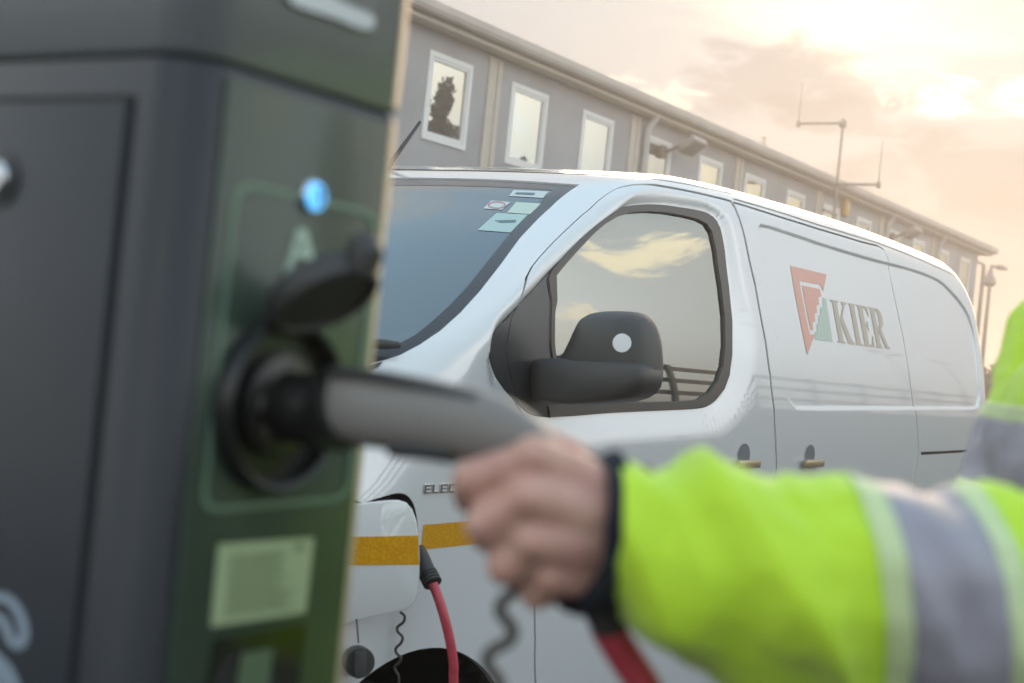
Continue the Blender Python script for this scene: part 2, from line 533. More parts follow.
# windscreen outline, near half (chart), mirrored for the far half by the shared centre line
WS_PX = [(579.5, 184.5), (572, 189.5), (556, 202), (540, 217), (520, 238), (499.5, 266), (480, 291), (460, 313), (440, 331), (420, 344.5), (400, 355), (385, 360)]
wse = chs(WS_PX)
z_top = 1.853; z_cowl = wse[-1][1] - .075
wtop = chs([(395, 177.6), (420, 177.5), (440, 177.9), (460, 178.2), (480, 178.8), (500, 179.6), (520, 180.6), (540, 181.8), (560, 183.2)])
WS = [np.array([0.0, wtop[0][1]])] + ([np.array([wtop[0][0] * .5, wtop[0][1]])] if wtop[0][0] > .1 else []) + [np.array(c) for c in wtop] + [np.array(c) for c in wse] + [np.array([u, z_cowl + (wse[-1][1] - z_cowl) * (u / wse[-1][0]) ** 3]) for u in np.linspace(wse[-1][0] - .06, 0, 8)]
# charging aperture and wheels
AP_PX = [(350, 507), (363, 503), (385, 496), (399, 493), (408, 496), (414, 505), (417, 518), (418.5, 535), (419, 560), (418, 585), (412, 598), (400, 603), (370, 607), (352, 612)]
APER = chs(catmull(AP_PX, 3, True))
def wheel_loop(xc, r, zc=.34):
    L = []
    for k in range(49):
        th = math.pi * (1.12 - 1.24 * k / 48); x = xc + r * math.cos(th); z = max(zc + r * math.sin(th), .2)
        L.append(np.array([U_of(x, z), z]))
    L.append(np.array([U_of(xc + r * .93, .19), .19])); L.append(np.array([U_of(xc - r * .93, .19), .19]))
    return L
WXF, WXR, WR = .955, 4.23, .432
WLF, WLR = wheel_loop(WXF, WR), wheel_loop(WXR, WR)
ZLOW, ZHI = .22, 1.8985

g = .0033
CORNER = chs([(523, 305), (523.2, 340), (523.5, 403), (513, 391), (504, 378), (498.5, 364), (496.5, 352), (499, 338), (506, 324), (515, 313)])
# bare shell: wings, pillars, rear quarter; mirrored as one mesh for the far side
outer = [np.array([u, ZLOW]) for u in np.linspace(0, UE, 60)] + [np.array([u, ZHI]) for u in np.linspace(UE, 0, 60)]
RAILSLOT = chs([(921, 452), (945, 451), (970, 449.5), (982, 449), (982, 451.5), (970, 452), (945, 453.6), (921, 455)])
exts = []
for d_ in (-.018, -.014, -.010, -.006, -.002, .002, .006): exts += densify(offset_loop(CR, d_), .011)
text = [np.array([u, z]) for z in (1.80, 1.82, 1.84, 1.855, 1.868, 1.876, 1.883, 1.888, 1.892, 1.8955) for u in np.arange(.02, UE, .022)]
rext = []
for d_ in (.003, .009, .016, .024, .034, .046): rext += densify(offset_loop(RW, d_), .010)
# points along the crease round the window, where the slope ends
_T = np.roll(RWX, -1, 0) - np.roll(RWX, 1, 0); _T /= np.linalg.norm(_T, axis=1)[:, None]; _sg = np.sign(np.sum(RWX[:, 0] * np.roll(RWX[:, 1], -1) - np.roll(RWX[:, 0], -1) * RWX[:, 1]))
_Nn = np.stack([_T[:, 1], -_T[:, 0]], -1) * _sg
_w = .022 + .045 * np.clip(-_Nn[:, 1], 0, 1) + .085 * np.clip(_Nn[:, 0], 0, 1) ** 1.5 * (1 - .75 * sstep(1.45, 1.72, RWX[:, 1]))
for f_ in (.4, .6, .75, .84, .90, .96, 1.02, 1.08, 1.14, 1.2):
    L_ = densify(list(RWX + _Nn * (_w * f_)[:, None]), .011)
    A_ = np.array(L_); lo_ = np.zeros(len(A_)); hi_ = np.full(len(A_), UE)
    for _ in range(40):
        m_ = (lo_ + hi_) / 2; s_ = P0(m_, A_[:, 1])[:, 0] < A_[:, 0]
        lo_ = np.where(s_, m_, lo_); hi_ = np.where(s_, hi_, m_)
    rext += list(np.stack([lo_, A_[:, 1]], -1))
body = panel('body', outer, [offset_loop(DOOR, g), offset_loop(SLIDE, g), WS, offset_loop(APER, .0), WLF, WLR, RAILSLOT, offset_loop(CORNER, .001)], M['paint'], van, h=.021, skirt=.014, extra=exts + rext + text)
# RW belongs to the black corner trim where it leaves the door: cut it out of the wing by a proud trim below

door_hole = RW
door = panel('front_door', offset_loop(DOOR, -g), [door_hole], M['paint'], van, h=.0145, skirt=.014, extra=rext)
slide = panel('sliding_door', offset_loop(SLIDE, -g), [], M['paint'], van, h=.0155, skirt=.014, extra=exts)

# ---- dark lining behind the shut lines, and the far half of the body
def shell_grid(name, off, m, zlo, zhi, side, cut, feat=False, nu=150, nzz=70, mirror_glass=None):
    gu = np.concatenate([np.linspace(0, UF, 45, endpoint=False), np.linspace(UF, US, 90, endpoint=False), np.linspace(US, UE, 20)])
    gz = np.linspace(zlo, zhi, nzz); A, B = np.meshgrid(gu, gz, indexing='ij'); U, Z = A.ravel(), B.ravel()
    p = P0(U, Z); n = normal0(U, Z); v = to_w(p + n * off, side); N = n.copy(); N[:, 1] *= -side
    F = []
    cc = np.stack(np.meshgrid((gu[1:] + gu[:-1]) / 2, (gz[1:] + gz[:-1]) / 2, indexing='ij'), -1).reshape(-1, 2)
    bad = cut(cc)
    for i in range(len(gu) - 1):
        for j in range(nzz - 1):
            if bad[i * (nzz - 1) + j]: continue
            f = (i * nzz + j, (i + 1) * nzz + j, (i + 1) * nzz + j + 1, i * nzz + j + 1)
            F.append(f if side > 0 else f[::-1])
    return mk(name, v, F, m, van, True, N)
def cut_near(c):
    return inside(c, np.array(WLF)) | inside(c, np.array(WLR)) | inside(c, np.array(APER))
shell_grid('inner_lining', -.042, M['paint_gap'], .2, 1.86, 1, cut_near)
panel('far_side_body', outer, [WS, WLF, WLR], M['paint'], van, h=.045, skirt=.012, feat=False, side=-1)
decal('far_side_window', RW, [], M['side_glass'], van, h=.04, off=.003, feat=False, side=-1)

# ---- roof skin
gu = np.concatenate([np.linspace(0, UF, 70, endpoint=False), np.linspace(UF, US, 130, endpoint=False), np.linspace(US, UE, 34)])
rz = [1.880, 1.884, 1.888, 1.891, 1.894, 1.8965, 1.8985, 1.8995]
rings = [P0(gu, np.full(len(gu), z)) + normal0(gu, np.full(len(gu), min(z, 1.897))) * .0014 for z in rz]
last = rings[-1]; sx = np.clip(last[:, 0], 2.35, 4.75)
for k in (.96, .88, .75, .55, .3, .0):
    r = last.copy(); r[:, 0] = sx + (last[:, 0] - sx) * k; r[:, 1] = last[:, 1] * k
    r[:, 2] = last[:, 2] + .022 * (1 - k ** 2) + (ztop_x(sx) - last[:, 2]) * (1 - k) * .8
    rings.append(r)
rv, rf = [], []
for sd in (1, -1):
    b = len(rv); m_ = len(gu)
    for r in rings: rv += list(to_w(r, sd))
    for i in range(len(rings) - 1):
        for j in range(m_ - 1):
            f = (b + i * m_ + j, b + i * m_ + j + 1, b + (i + 1) * m_ + j + 1, b + (i + 1) * m_ + j)
            rf.append(f if sd > 0 else f[::-1])
bm = bmesh.new(); add_mesh(bm, rv, rf); bmesh.ops.remove_doubles(bm, verts=bm.verts, dist=2e-4)
roof = bm_obj('roof', bm, M['paint'], van, True, 60)
# drip channel under the roof edge
GRV = [np.array(c) for c in chs([(734, 198.6), (760, 206), (780, 212), (820, 225), (850, 234), (880, 243.5), (910, 255), (935, 266), (955, 276)])]
GRB = [c - np.array([0, .0032]) for c in GRV]
decal('drip_channel', GRV + GRB[::-1], [], M['soft_gap'], van, h=.03, off=.0006, feat=False)

# ---- windscreen: glass, black border, stickers, wiper
def mirror_panel(name, loop, holes, m, parent, **kw):
    a = panel(name, loop, holes, m, parent, **kw); b = panel(name, loop, holes, m, parent, side=-1, **kw)
    me = a.data; bm = bmesh.new(); bm.from_mesh(me); bm.from_mesh(b.data)
    bmesh.ops.remove_doubles(bm, verts=[v for v in bm.verts if abs(v.co.y - VYC) < .002], dist=3e-4)
    bmesh.ops.recalc_face_normals(bm, faces=bm.faces)
    bm.to_mesh(me); bm.free(); bpy.data.objects.remove(b)
    me.polygons.foreach_set('use_smooth', [True] * len(me.polygons))
    return a
# the border follows the outline at a hand's width; its inner edge is the clear glass
inn = chs([(553, 189.5), (545, 196), (530, 210), (511, 231), (490, 257), (470, 282), (451, 303), (430, 322), (415, 334), (398, 343), (384, 347)])
zin_t = inn[0][1]; 
ctop = chs([(395, 184), (440, 184.3), (480, 185.2), (520, 187), (540, 188.3)])
CLEAR = [np.array([0.0, ctop[0][1]])] + ([np.array([ctop[0][0] * .5, ctop[0][1]])] if ctop[0][0] > .1 else []) + [np.array(c) for c in ctop] + [np.array(c) for c in inn] + \
        [np.array([u, z_cowl + .05 + (inn[-1][1] - z_cowl - .05) * (u / inn[-1][0]) ** 3]) for u in np.linspace(inn[-1][0] - .05, 0, 8)]
wscreen = mirror_panel('windscreen', CLEAR, [], M['screen_glass'], van, h=.028, off=-.0035, skirt=0, feat=False)
frit = mirror_panel('windscreen_border', offset_loop(WS, -.002), [CLEAR], M['frit'], wscreen, h=.022, off=-.003, skirt=0, feat=False)

STK = {}
M['sticker_green'] = mat('sticker_pale_green', (.36, .50, .48), .4)
M['sticker_green_pale'] = mat('sticker_mint', (.45, .56, .48), .4)
M['sticker_white'] = mat('sticker_white', (.5, .56, .56), .4)
M['sticker_red'] = mat('sticker_red_ring', (.45, .12, .14), .5)
M['sticker_ink'] = mat('sticker_dark_ink', (.09, .16, .17), .5)
def dpx(name, pts, m, parent, off, h=.02, label=None, holes=(), feat=False, ch=False):
    return decal(name, pts if ch else chs(pts), [chs(q) for q in holes], m, parent, h, off, feat, label)
s1 = dpx('sticker', [(496.5, 212), (528, 213.5), (510.5, 231.5), (477.5, 229)], M['sticker_green'], wscreen, -.0025, label='pale green sticker, largest on the windscreen')
dpx('print_line', [(494, 219.5), (516, 219), (515.5, 221.5), (500, 221.8)], M['sticker_ink'], s1, -.0018)
s2 = dpx('sticker', [(516, 201), (541, 202.5), (530, 213.2), (507, 211.5)], M['sticker_green_pale'], wscreen, -.0025, label='mint green sticker')
s3 = dpx('sticker', [(491, 199.5), (510.5, 201), (502, 208.8), (483, 207.5)], M['sticker_white'], wscreen, -.0025, label='small square sticker with a red ring')
ell = [(496.7 + 9 * math.cos(t), 204.2 + 3.6 * math.sin(t)) for t in np.linspace(0, 2 * math.pi, 24, endpoint=False)]
ell2 = [(496.7 + 7.6 * math.cos(t), 204.2 + 2.7 * math.sin(t)) for t in np.linspace(0, 2 * math.pi, 24, endpoint=False)]
dpx('red_ring', ell, M['sticker_red'], s3, -.0018, holes=[ell2])
s4 = dpx('sticker', [(514, 189), (549, 190.5), (543, 197), (509, 195)], M['sticker_white'], wscreen, -.0025, label='slim pale sticker under the top border')
dpx('print_line', [(516, 191.5), (535, 192), (534, 194), (515, 193.3)], M['sticker_ink'], s4, -.0018)
wp = [to_w(P(np.array([c[0]]), np.array([c[1]]), .02, False))[0] for c in chs([(399, 352.5), (385, 352), (372, 351.5)])]
wp += [to_w(P(np.array([u]), np.array([wse[-1][1] - .05]), .02, False))[0] for u in (.3, .12)]
wiper = tube_obj('wiper', wp, [.006, .010, .010, .008, .006], M['black_plastic'], van, 8)

ab = on_y(383, 174, VYC); at_ = on_y(420, 122, VYC + .0)
tube_obj('aerial', [ab, ab * .5 + at_ * .5, at_], [.009, .007, .005], M['black_plastic'], van, 8)
# ---- fixed corner trim and door glazing, set into the pressing round the window
panel('corner_trim', offset_loop(CORNER, -.001), [], M['trim_black'], van, h=.02, off=.0015, skirt=.008)
QUART = chs([(524.5, 304), (540, 286), (556, 268), (557, 300), (558.5, 360), (559.5, 404), (566, 405), (566, 417), (548, 417), (536, 413.7), (525, 404)])
panel('quarter_trim', offset_loop(QUART, -.001), [], M['trim_black'], door, h=.02, off=.0025, skirt=.008)
GL_PX = [(565.5, 405.3), (564, 300), (563.3, 274), (572, 263), (586, 247), (600, 232), (612, 221.5), (624, 214), (636, 210), (655, 208.6), (672, 209.8), (690, 213.2), (704, 217), (712, 221.5), (717.5, 230),
         (722, 250), (727, 285), (730.5, 315), (731.2, 345), (729, 366), (724, 381), (716, 393), (706, 400), (690, 401.6), (640, 403)]
GLASS = chs(GL_PX)
DWIN = chs([(557, 268), (566, 256), (580, 239.5), (595, 224.5), (610, 213), (622, 207), (640, 202.5), (665, 201.6), (690, 205), (707.5, 208.5), (718.5, 214.5), (725.5, 225.5), (730.5, 250), (734.5, 285), (738, 320), (738, 355), (735.5, 375),
            (730.5, 389), (721.5, 400.5), (712.5, 406.5), (700, 409), (660, 411), (620, 413), (590, 415.5), (567, 417), (566, 405), (559.5, 404), (558.5, 360), (557, 300)])
panel('window_seal', DWIN, [GLASS], M['rubber'], door, h=.014, off=.003, skirt=.01)
glass = panel('door_glass', offset_loop(GLASS, .004), [], M['side_glass'], door, h=.03, off=-.0045, skirt=0)
panel('seal_end', chs([(554, 406.5), (567, 406), (568, 417), (556, 418)]), [], M['rubber'], door, h=.012, off=.006, skirt=.012)
panel('glass_guide', chs([(556.8, 270), (560.5, 266.5), (561.5, 300), (563.2, 360), (563.9, 404), (560.6, 404), (559.6, 360), (558, 300)]), [], M['rubber'], door, h=.012, off=.005, skirt=.008)

# ---- door handles
def handle(px, py, parent, name='door_handle'):
    c = px2ch(px, py); cx_, cz_ = ch_xz(c)
    th = np.linspace(0, 2 * math.pi, 36, endpoint=False)
    cup = [np.array([U_of(cx_ + .045 * math.cos(t), cz_ + .036 * math.sin(t)), cz_ + .036 * math.sin(t)]) for t in th]
    o = decal(name, cup, [], M['paint'], parent, h=.008, off=.0012)
    # dish: a flat grey disc laid over the skin
    P0c = to_w(P(np.array([c[0]]), np.array([c[1]])))[0]
    o2 = decal('bowl', offset_loop(cup, -.003), [], M['handle_cup'], o, h=.008, off=.0018)
    lo = P0c + np.array([-.075, -.026, -.036]); hi = P0c + np.array([.075, -.010, -.012])
    bm = bmesh.new(); add_box(bm, lo, hi, .006); bm_obj('grip', bm, M['handle_bronze'], o, True, 40)
    return o
M['handle_cup'] = mat('handle_bowl_grey', (.16, .18, .2), .3, coat=.5)
handle(743.5, 455, door); handle(809.5, 455, slide)

# ---- rail slot behind the sliding door and the light edge under it
panel('rail_slot', offset_loop(RAILSLOT, .002), [], M['paint_gap'], van, h=.03, off=-.012, skirt=0)

# ---- amber reflective stripe, badge, logo
m = bpy.data.materials.new('amber_reflective_tape'); m.use_nodes = True; nt = m.node_tree; b = nt.nodes['Principled BSDF']
tc = nt.nodes.new('ShaderNodeTexCoord'); vo = nt.nodes.new('ShaderNodeTexVoronoi'); vo.inputs['Scale'].default_value = 230
rp = nt.nodes.new('ShaderNodeValToRGB'); rp.color_ramp.elements[0].color = (.58, .255, .004, 1); rp.color_ramp.elements[1].color = (.74, .37, .012, 1)
rp.color_ramp.elements[0].position = .2; rp.color_ramp.elements[1].position = .75
nt.links.new(tc.outputs['Object'], vo.inputs['Vector']); nt.links.new(vo.outputs['Distance'], rp.inputs[0]); nt.links.new(rp.outputs[0], b.inputs['Base Color'])
b.inputs['Roughness'].default_value = .25; b.inputs['Metallic'].default_value = .1; b.inputs['Coat Weight'].default_value = .5
M['amber'] = m
sa = [ch_xz(px2ch(*q)) for q in ((421, 525.2), (463, 521.3), (421, 550), (463, 545))]
z1 = (sa[0][1] + sa[1][1]) / 2; z0 = (sa[2][1] + sa[3][1]) / 2
def stripe(xa, xb, parent, name='reflective_stripe'):
    n = max(2, int((xb - xa) / .06)); xs_ = np.linspace(xa, xb, n)
    lp = [np.array([U_of(x, z1), z1]) for x in xs_] + [np.array([U_of(x, z0), z0]) for x in xs_[::-1]]
    return decal(name, lp, [], M['amber'], parent, h=.03, off=.0009, feat=False)
xap = ch_xz(px2ch(420, 540))[0]
stripe(xap + .006, xfr_ - .006, van); stripe(xfr_ + .006, xfr_ + .45, door)

def bilin(q, u, v):                # q: TL, TR, BR, BL in photo pixels
    a = np.array(q, float); return tuple((1 - v) * ((1 - u) * a[0] + u * a[1]) + v * ((1 - u) * a[3] + u * a[2]))
def glyph(name, poly, quad, m, parent, off=.0012, holes=(), h=.02, feat=True):
    d = lambda L: chs([bilin(quad, u, v) for u, v in L])
    return decal(name, d(poly), [d(q) for q in holes], m, parent, h, off, feat)
zq = lambda pts: [(782.8 + x / 6.21 * (1 - (x - 62) * .00006), 250.3 + y / 6.21) for x, y in pts]
dpx('triangle_emblem', zq([(62, 93), (290, 147), (268, 252), (251, 212), (118, 186), (183, 520), (213, 523), (168, 650)]), M['logo_red'], slide, .0010, feat=True, label='coral red outer band of the triangle logo')
dpx('triangle_emblem', zq([(135, 215), (246, 238), (258, 285), (238, 289), (243, 336), (226, 340), (230, 387), (214, 391), (218, 441), (201, 446), (206, 492), (190, 497)]), M['logo_red'], slide, .0010, feat=True, label='coral red inner panel of the triangle logo')
dpx('stepped_emblem', zq([(266, 291), (287, 299), (330, 568), (214, 552), (217, 507), (231, 502), (227, 457), (241, 451), (238, 407), (254, 400), (250, 354), (268, 347)]), M['logo_green'], slide, .0010, feat=True, label='pale green stepped piece of the logo')
KQ = zq([(312, 303), (652, 366), (704, 613), (362, 571)])
stem = lambda a, b, w: None
def lett(polys, holes=None):
    for i, pl in enumerate(polys): glyph('lettering', pl, KQ, M['logo_tan'], slide, holes=(holes or {}).get(i, ()))
# K
glyphs_K = [[(.0, 0), (.155, 0), (.155, .035), (.12, .055), (.12, .47), (.235, .09), (.205, .045), (.205, 0), (.315, 0), (.315, .04), (.275, .07), (.185, .36), (.29, .90), (.32, .955), (.32, 1), (.215, 1), (.135, .53), (.12, .58), (.12, .945), (.155, .965), (.155, 1), (.0, 1), (.0, .965), (.035, .945), (.035, .055), (.0, .035)],
            [(.345, 0), (.48, 0), (.48, .035), (.455, .055), (.455, .945), (.48, .965), (.48, 1), (.345, 1), (.345, .965), (.37, .945), (.37, .055), (.345, .035)],
            [(.505, 0), (.71, 0), (.715, .24), (.695, .24), (.665, .06), (.615, .055), (.615, .46), (.64, .45), (.65, .38), (.665, .38), (.665, .62), (.65, .62), (.64, .53), (.615, .52), (.615, .945), (.675, .94), (.705, .73), (.725, .73), (.715, 1), (.505, 1), (.505, .965), (.53, .945), (.53, .055), (.505, .035)],
            [(.745, 0), (.90, 0), (.955, .05), (.975, .20), (.97, .36), (.935, .47), (.905, .51), (.985, .93), (1.01, .955), (1.01, 1), (.93, 1), (.845, .53), (.845, .945), (.87, .965), (.87, 1), (.745, 1), (.745, .965), (.765, .945), (.765, .055), (.745, .035)]]
lett(glyphs_K, {3: [[(.845, .06), (.875, .065), (.895, .14), (.897, .25), (.89, .38), (.875, .46), (.845, .475)]]})

# chrome ELECTRIC badge on the wing, built as solid letters
def badge():
    q0 = [(423.0, 484.3), (424.2, 493.4)]
    a = ch_xz(px2ch(423.5, 484.3)); b_ = ch_xz(px2ch(424, 493.2)); e = ch_xz(px2ch(453.5, 483.8))
    h_ = a[1] - b_[1]; w_ = (e[0] - a[0]) / 3.9; x = a[0]
    segs = {'E': [(0, 0, .24, 1), (.24, .8, .86, 1), (.24, .4, .78, .6), (.24, 0, .86, .2)], 'L': [(0, 0, .24, 1), (.24, 0, .86, .2)],
            'C': [(0, .12, .24, .88), (.1, .8, .86, 1), (.1, 0, .86, .2)], 'T': [(.31, 0, .55, .8), (0, .8, .86, 1)],
            'R': [(0, 0, .24, 1), (.24, .8, .78, 1), (.24, .4, .78, .58), (.64, .58, .86, .8), (.56, 0, .82, .4)], 'I': [(.1, 0, .34, 1)]}
    bm = bmesh.new()
    for ch_ in 'ELECTRIC':
        for (x0, y0, x1, y1) in segs[ch_]:
            c0 = np.array([U_of(x + (x0 + x1) / 2 * w_, b_[1] + h_ * .5)]); cz = np.array([b_[1] + h_ * .5])
            wp_ = to_w(P(c0, cz))[0]
            add_box(bm, (VX0 + x + x0 * w_, wp_[1] - .004, b_[1] + y0 * h_), (VX0 + x + x1 * w_, wp_[1] + .006, b_[1] + y1 * h_), .0006)
        x += w_ * (.62 if ch_ == 'I' else 1.03)
    bm_obj('badge', bm, M['chrome'], van)
badge()

# ---- open charging flap on its arm, bay behind it
bay = [to_w(P(np.array([c[0]]), np.array([c[1]]), -.001, False))[0] for c in APER]
cb = np.mean(bay, 0) + np.array([0, .12, 0])
V = list(bay) + [p * .9 + (cb - np.array([0, .12, 0])) * .1 + np.array([0, .10, 0]) for p in bay]; n_ = len(bay)
mk('charging_bay', V, [(i, (i + 1) % n_, n_ + (i + 1) % n_, n_ + i) for i in range(n_)] + [tuple(range(2 * n_ - 1, n_ - 1, -1))], M['black_plastic'], van, True)
dF = np.linalg.norm(to_w(P(np.array([APER[0][0]]), np.array([APER[0][1]])))[0] - CAM)
edge = to_w(P(*[np.array([k]) for k in px2ch(418, 545)]))[0]
dflap = (edge - CAM) @ CF - .165
FL_PX = [(340, 506), (352, 504.5), (370, 502.5), (388, 500.5), (398, 500.5), (406, 503), (412, 510), (416, 521), (418.3, 536), (419.3, 555), (419.3, 575), (418, 592), (414.5, 602.5), (408, 608.5), (398, 611.5), (370, 617), (352, 622.5), (340, 627)]
fl = [at_d(x, y, dflap + (x - 418) * .0001) for x, y in FL_PX]
flap = prism('charging_flap', fl, CF, .012, M['paint'], van, bevel=.003, smooth=True)
prism('reflective_stripe', [at_d(x, y, dflap - .0012 + (x - 418) * .0001) for x, y in [(340, 537.2), (380, 536.4), (418.2, 535.5), (419.2, 564.6), (380, 565), (340, 565.2)]], CF, .0011, M['amber'], flap)
arm0 = at_d(352, 560, dflap + .012); arm1 = to_w(P(*[np.array([k]) for k in px2ch(352, 560)], off=-.05))[0]
tube_obj('hinge_arm', [arm0, arm0 * .5 + arm1 * .5 + np.array([-.03, 0, 0]), arm1], .008, M['black_plastic'], flap, 8)

# ---- tethered cap and curly cord under the flap
def dist_on(x, y):
    c = px2ch(x, y); return float((to_w(P0(np.array([c[0]]), np.array([c[1]])))[0] - CAM) @ CF)
dcap = dist_on(359, 662) - .05
capc = at_d(359, 662, dcap)
cap = lathe('charging_cap', [(-.022, 0), (-.022, .022), (-.018, .0275), (.004, .0285), (.010, .027), (.012, .0)], capc, CF * -1 + CX * .35, M['black_plastic'], van, 32)
ax_ = np.array(CF) * -1 + CX * .35; ax_ = ax_ / np.linalg.norm(ax_)
bm = bmesh.new(); pc_ = Vector(capc + ax_ * .016)
upv = Vector(CY); sd_ = Vector(CX)
add_tube(bm, [pc_ + upv * .024, pc_, pc_ - upv * .024], [(.007, .014), (.009, .018), (.007, .014)], 10); bm_obj('finger_grip', bm, M['black_plastic'], cap, True, 50)
tube_obj('cord', [at_d(356.5, 619, dcap), at_d(357.5, 630, dcap), at_d(358.5, 643, dcap)], .0016, M['black_plastic'], cap, 6)
M['cord_brown'] = mat('curly_cord_dark', (.06, .05, .045), .4)
cp = catmull([(400, 612), (404.5, 616), (403.5, 622), (397.5, 627), (398, 632), (402.5, 637), (401, 643), (396, 648), (396.5, 653), (401, 658), (399, 663), (394.5, 667), (396, 672), (398.5, 677), (398, 690)], 4)
tube_obj('curly_cord', [at_d(x, y, dist_on(402, 640) - .03) for x, y in cp], .0028, M['cord_brown'], van, 8)

# ---- wheels
def wheel(xc, side):
    y_out = VYC - side * .90; o = np.array([VX0 + xc, y_out, .335]); ax = (0, side * 1.0, 0)
    prof = [(0.0, .20), (-.010, .215), (-.004, .25), (.0, .29), (.012, .322), (.03, .334), (.19, .334), (.205, .322), (.215, .28), (.215, .2)]
    w = empty('wheel', tuple(o)); w.parent = van; w.matrix_parent_inverse = world_of(van).inverted()
    lathe('tyre', prof, o, ax, M['tyre'], w, 64)
    lathe('rim', [(.02, .0), (.02, .05), (.035, .06), (.05, .10), (.02, .17), (.0, .195), (-.004, .205), (.03, .206)], o, ax, M['rim'], w, 48)
    bm = bmesh.new()
    return w
for xc in (WXF, WXR):
    for sd in (1, -1): wheel(xc, sd)
# wheel housings: dark tubs
for xc in (WXF, WXR):
    bm = bmesh.new(); V = []; F = []; n_ = 24
    for yy in (VSIDE + .012, VSIDE + .34):
        for k in range(n_ + 1):
            th = math.pi * (1.15 - 1.3 * k / n_); V.append((VX0 + xc + (WR + .012) * math.cos(th), yy, .34 + (WR + .012) * math.sin(th)))
    for k in range(n_): F.append((k, k + 1, n_ + 2 + k, n_ + 1 + k))
    F.append(tuple(range(n_ + 1, 2 * n_ + 2))); add_mesh(bm, V, F); bm_obj('wheel_housing', bm, M['paint_gap'], van, True)

# ---- front end (mostly behind the charger): lamps, grille, bumper, cowl
def strip(xa, za, zb, ua, ub, name, m, off=.004, parent=van):
    lp = [np.array([u, za]) for u in np.linspace(ua, ub, 12)] + [np.array([u, zb]) for u in np.linspace(ub, ua, 12)]
    return lp
M['lamp_glass'] = glass_mat('headlamp_lens', (.95, .97, 1), .4, tinted=(.25, .26, .28))
for sd in (1, -1):
    hl = [np.array(q) for q in [(.30, .72), (.45, .70), (.62, .73), (.74, .80), (.72, .88), (.60, .91), (.42, .88), (.30, .82)]]
    panel('headlight', chaikin(hl, 2), [], M['lamp_glass'], van, h=.03, off=.004, skirt=.008, feat=False, side=sd)
gl = [np.array(q) for q in [(0, .60), (.2, .61), (.30, .66), (.28, .78), (0, .80)]]
mirror_panel('grille', gl, [], M['black_plastic'], van, h=.04, off=.003, skirt=.008, feat=False)
bl = [np.array([u, .225]) for u in np.linspace(0, .60, 14)] + [np.array([u, .42 + .05 * math.sin(u * 4)]) for u in np.linspace(.60, 0, 14)]
mirror_panel('bumper', bl, [], M['black_plastic'], van, h=.04, off=.004, skirt=.008, feat=False)
cw = [np.array([u, z_cowl + (wse[-1][1] - z_cowl) * (u / wse[-1][0]) ** 3 - .004]) for u in np.linspace(0, wse[-1][0], 12)] + [np.array([u, z_cowl - .06 + (wse[-1][1] - z_cowl + .045) * (u / wse[-1][0]) ** 3]) for u in np.linspace(wse[-1][0], 0, 12)]
mirror_panel('cowl', cw, [], M['black_plastic'], van, h=.03, off=.002, skirt=0, feat=False)
bm = bmesh.new(); add_box(bm, (VX0 + .35, VYC - .85, .20), (VX0 + VLEN - .3, VYC + .85, .30)); bm_obj('underbody', bm, M['paint_gap'], van)
for sd in (1, -1):
    tl = [np.array([5.22, .95]), np.array([5.55, .95]), np.array([5.5, 1.45]), np.array([5.22, 1.45])]
    panel('tail_light', tl, [], M['tail'] if 'tail' in M else M.setdefault('tail', mat('tail_lamp_red', (.35, .02, .02), .2, coat=1)), van, h=.04, off=.003, skirt=.006, feat=False, side=sd)

# ---- door mirror
XM = 2.66 + VX0 - 1.33 + .05
def mirror():
    # outline of the housing seen from the front, measured on a plane across the van
    hd = chaikin([(571, 366), (581, 350), (592, 325), (599, 315), (612, 312), (640, 312), (654, 317), (662, 335), (664.5, 362), (664, 384), (655, 396), (636, 401.5), (600, 404.5), (574, 404.5), (566, 396), (566, 376)], 2)
    pts = np.array([on_x(x, y, XM) for x, y in hd]); cen = pts.mean(0)
    V = []; F = []; n = len(pts)
    for dx, s in ((.004, .93), (.0, .98), (-.015, 1.0), (-.04, .99), (-.062, .955), (-.082, .89), (-.098, .77), (-.108, .56), (-.112, .3)):
        for p in pts: V.append(cen + (p - cen) * s + np.array([dx, 0, 0]))
    k = 9
    for i in range(k - 1):
        for j in range(n): F.append((i * n + j, i * n + (j + 1) % n, (i + 1) * n + (j + 1) % n, (i + 1) * n + j))
    F.append(tuple(range(n))); F.append(tuple((k - 1) * n + j for j in range(n)))
    bm = bmesh.new(); add_mesh(bm, V, F)
    mr = bm_obj('door_mirror', bm, M['black_plastic'], door, True, 60)
    mr2 = [cen + (p - cen) * .86 + np.array([.0052, 0, 0]) for p in pts]
    mk('mirror_glass', mr2, [tuple(range(len(mr2)))], M['side_glass'], mr, False)
    # arm: a thick wedge from the door to under the housing
    arm = [(554, 363), (558, 360.5), (564, 360), (600, 359.5), (650, 362), (664, 367), (666, 384), (656, 397), (636, 402.5), (600, 405.5), (578, 405.5), (568, 402.5), (558, 402), (553, 396)]
    pts = np.array([on_x(x, y, XM) for x, y in chaikin(arm, 1)]); cen = pts.mean(0)
    V = []; F = []; n = len(pts)
    for dx, s in ((-.004, .9), (-.012, 1), (-.085, 1), (-.107, .94), (-.118, .74)):
        for p in pts: V.append(cen + (p - cen) * s + np.array([dx, 0, 0]))
    for i in range(4):
        for j in range(n): F.append((i * n + j, i * n + (j + 1) % n, (i + 1) * n + (j + 1) % n, (i + 1) * n + j))
    F.append(tuple(range(n))); F.append(tuple(4 * n + j for j in range(n)))
    bm = bmesh.new(); add_mesh(bm, V, F); bm_obj('mirror_arm', bm, M['black_plastic'], mr, True, 60)
    foot = [on_x(x, y, XM + .0) for x, y in ((545, 362), (532, 365), (522, 380))]
    cdot = px_on(mr, 622, 343)
    return mr
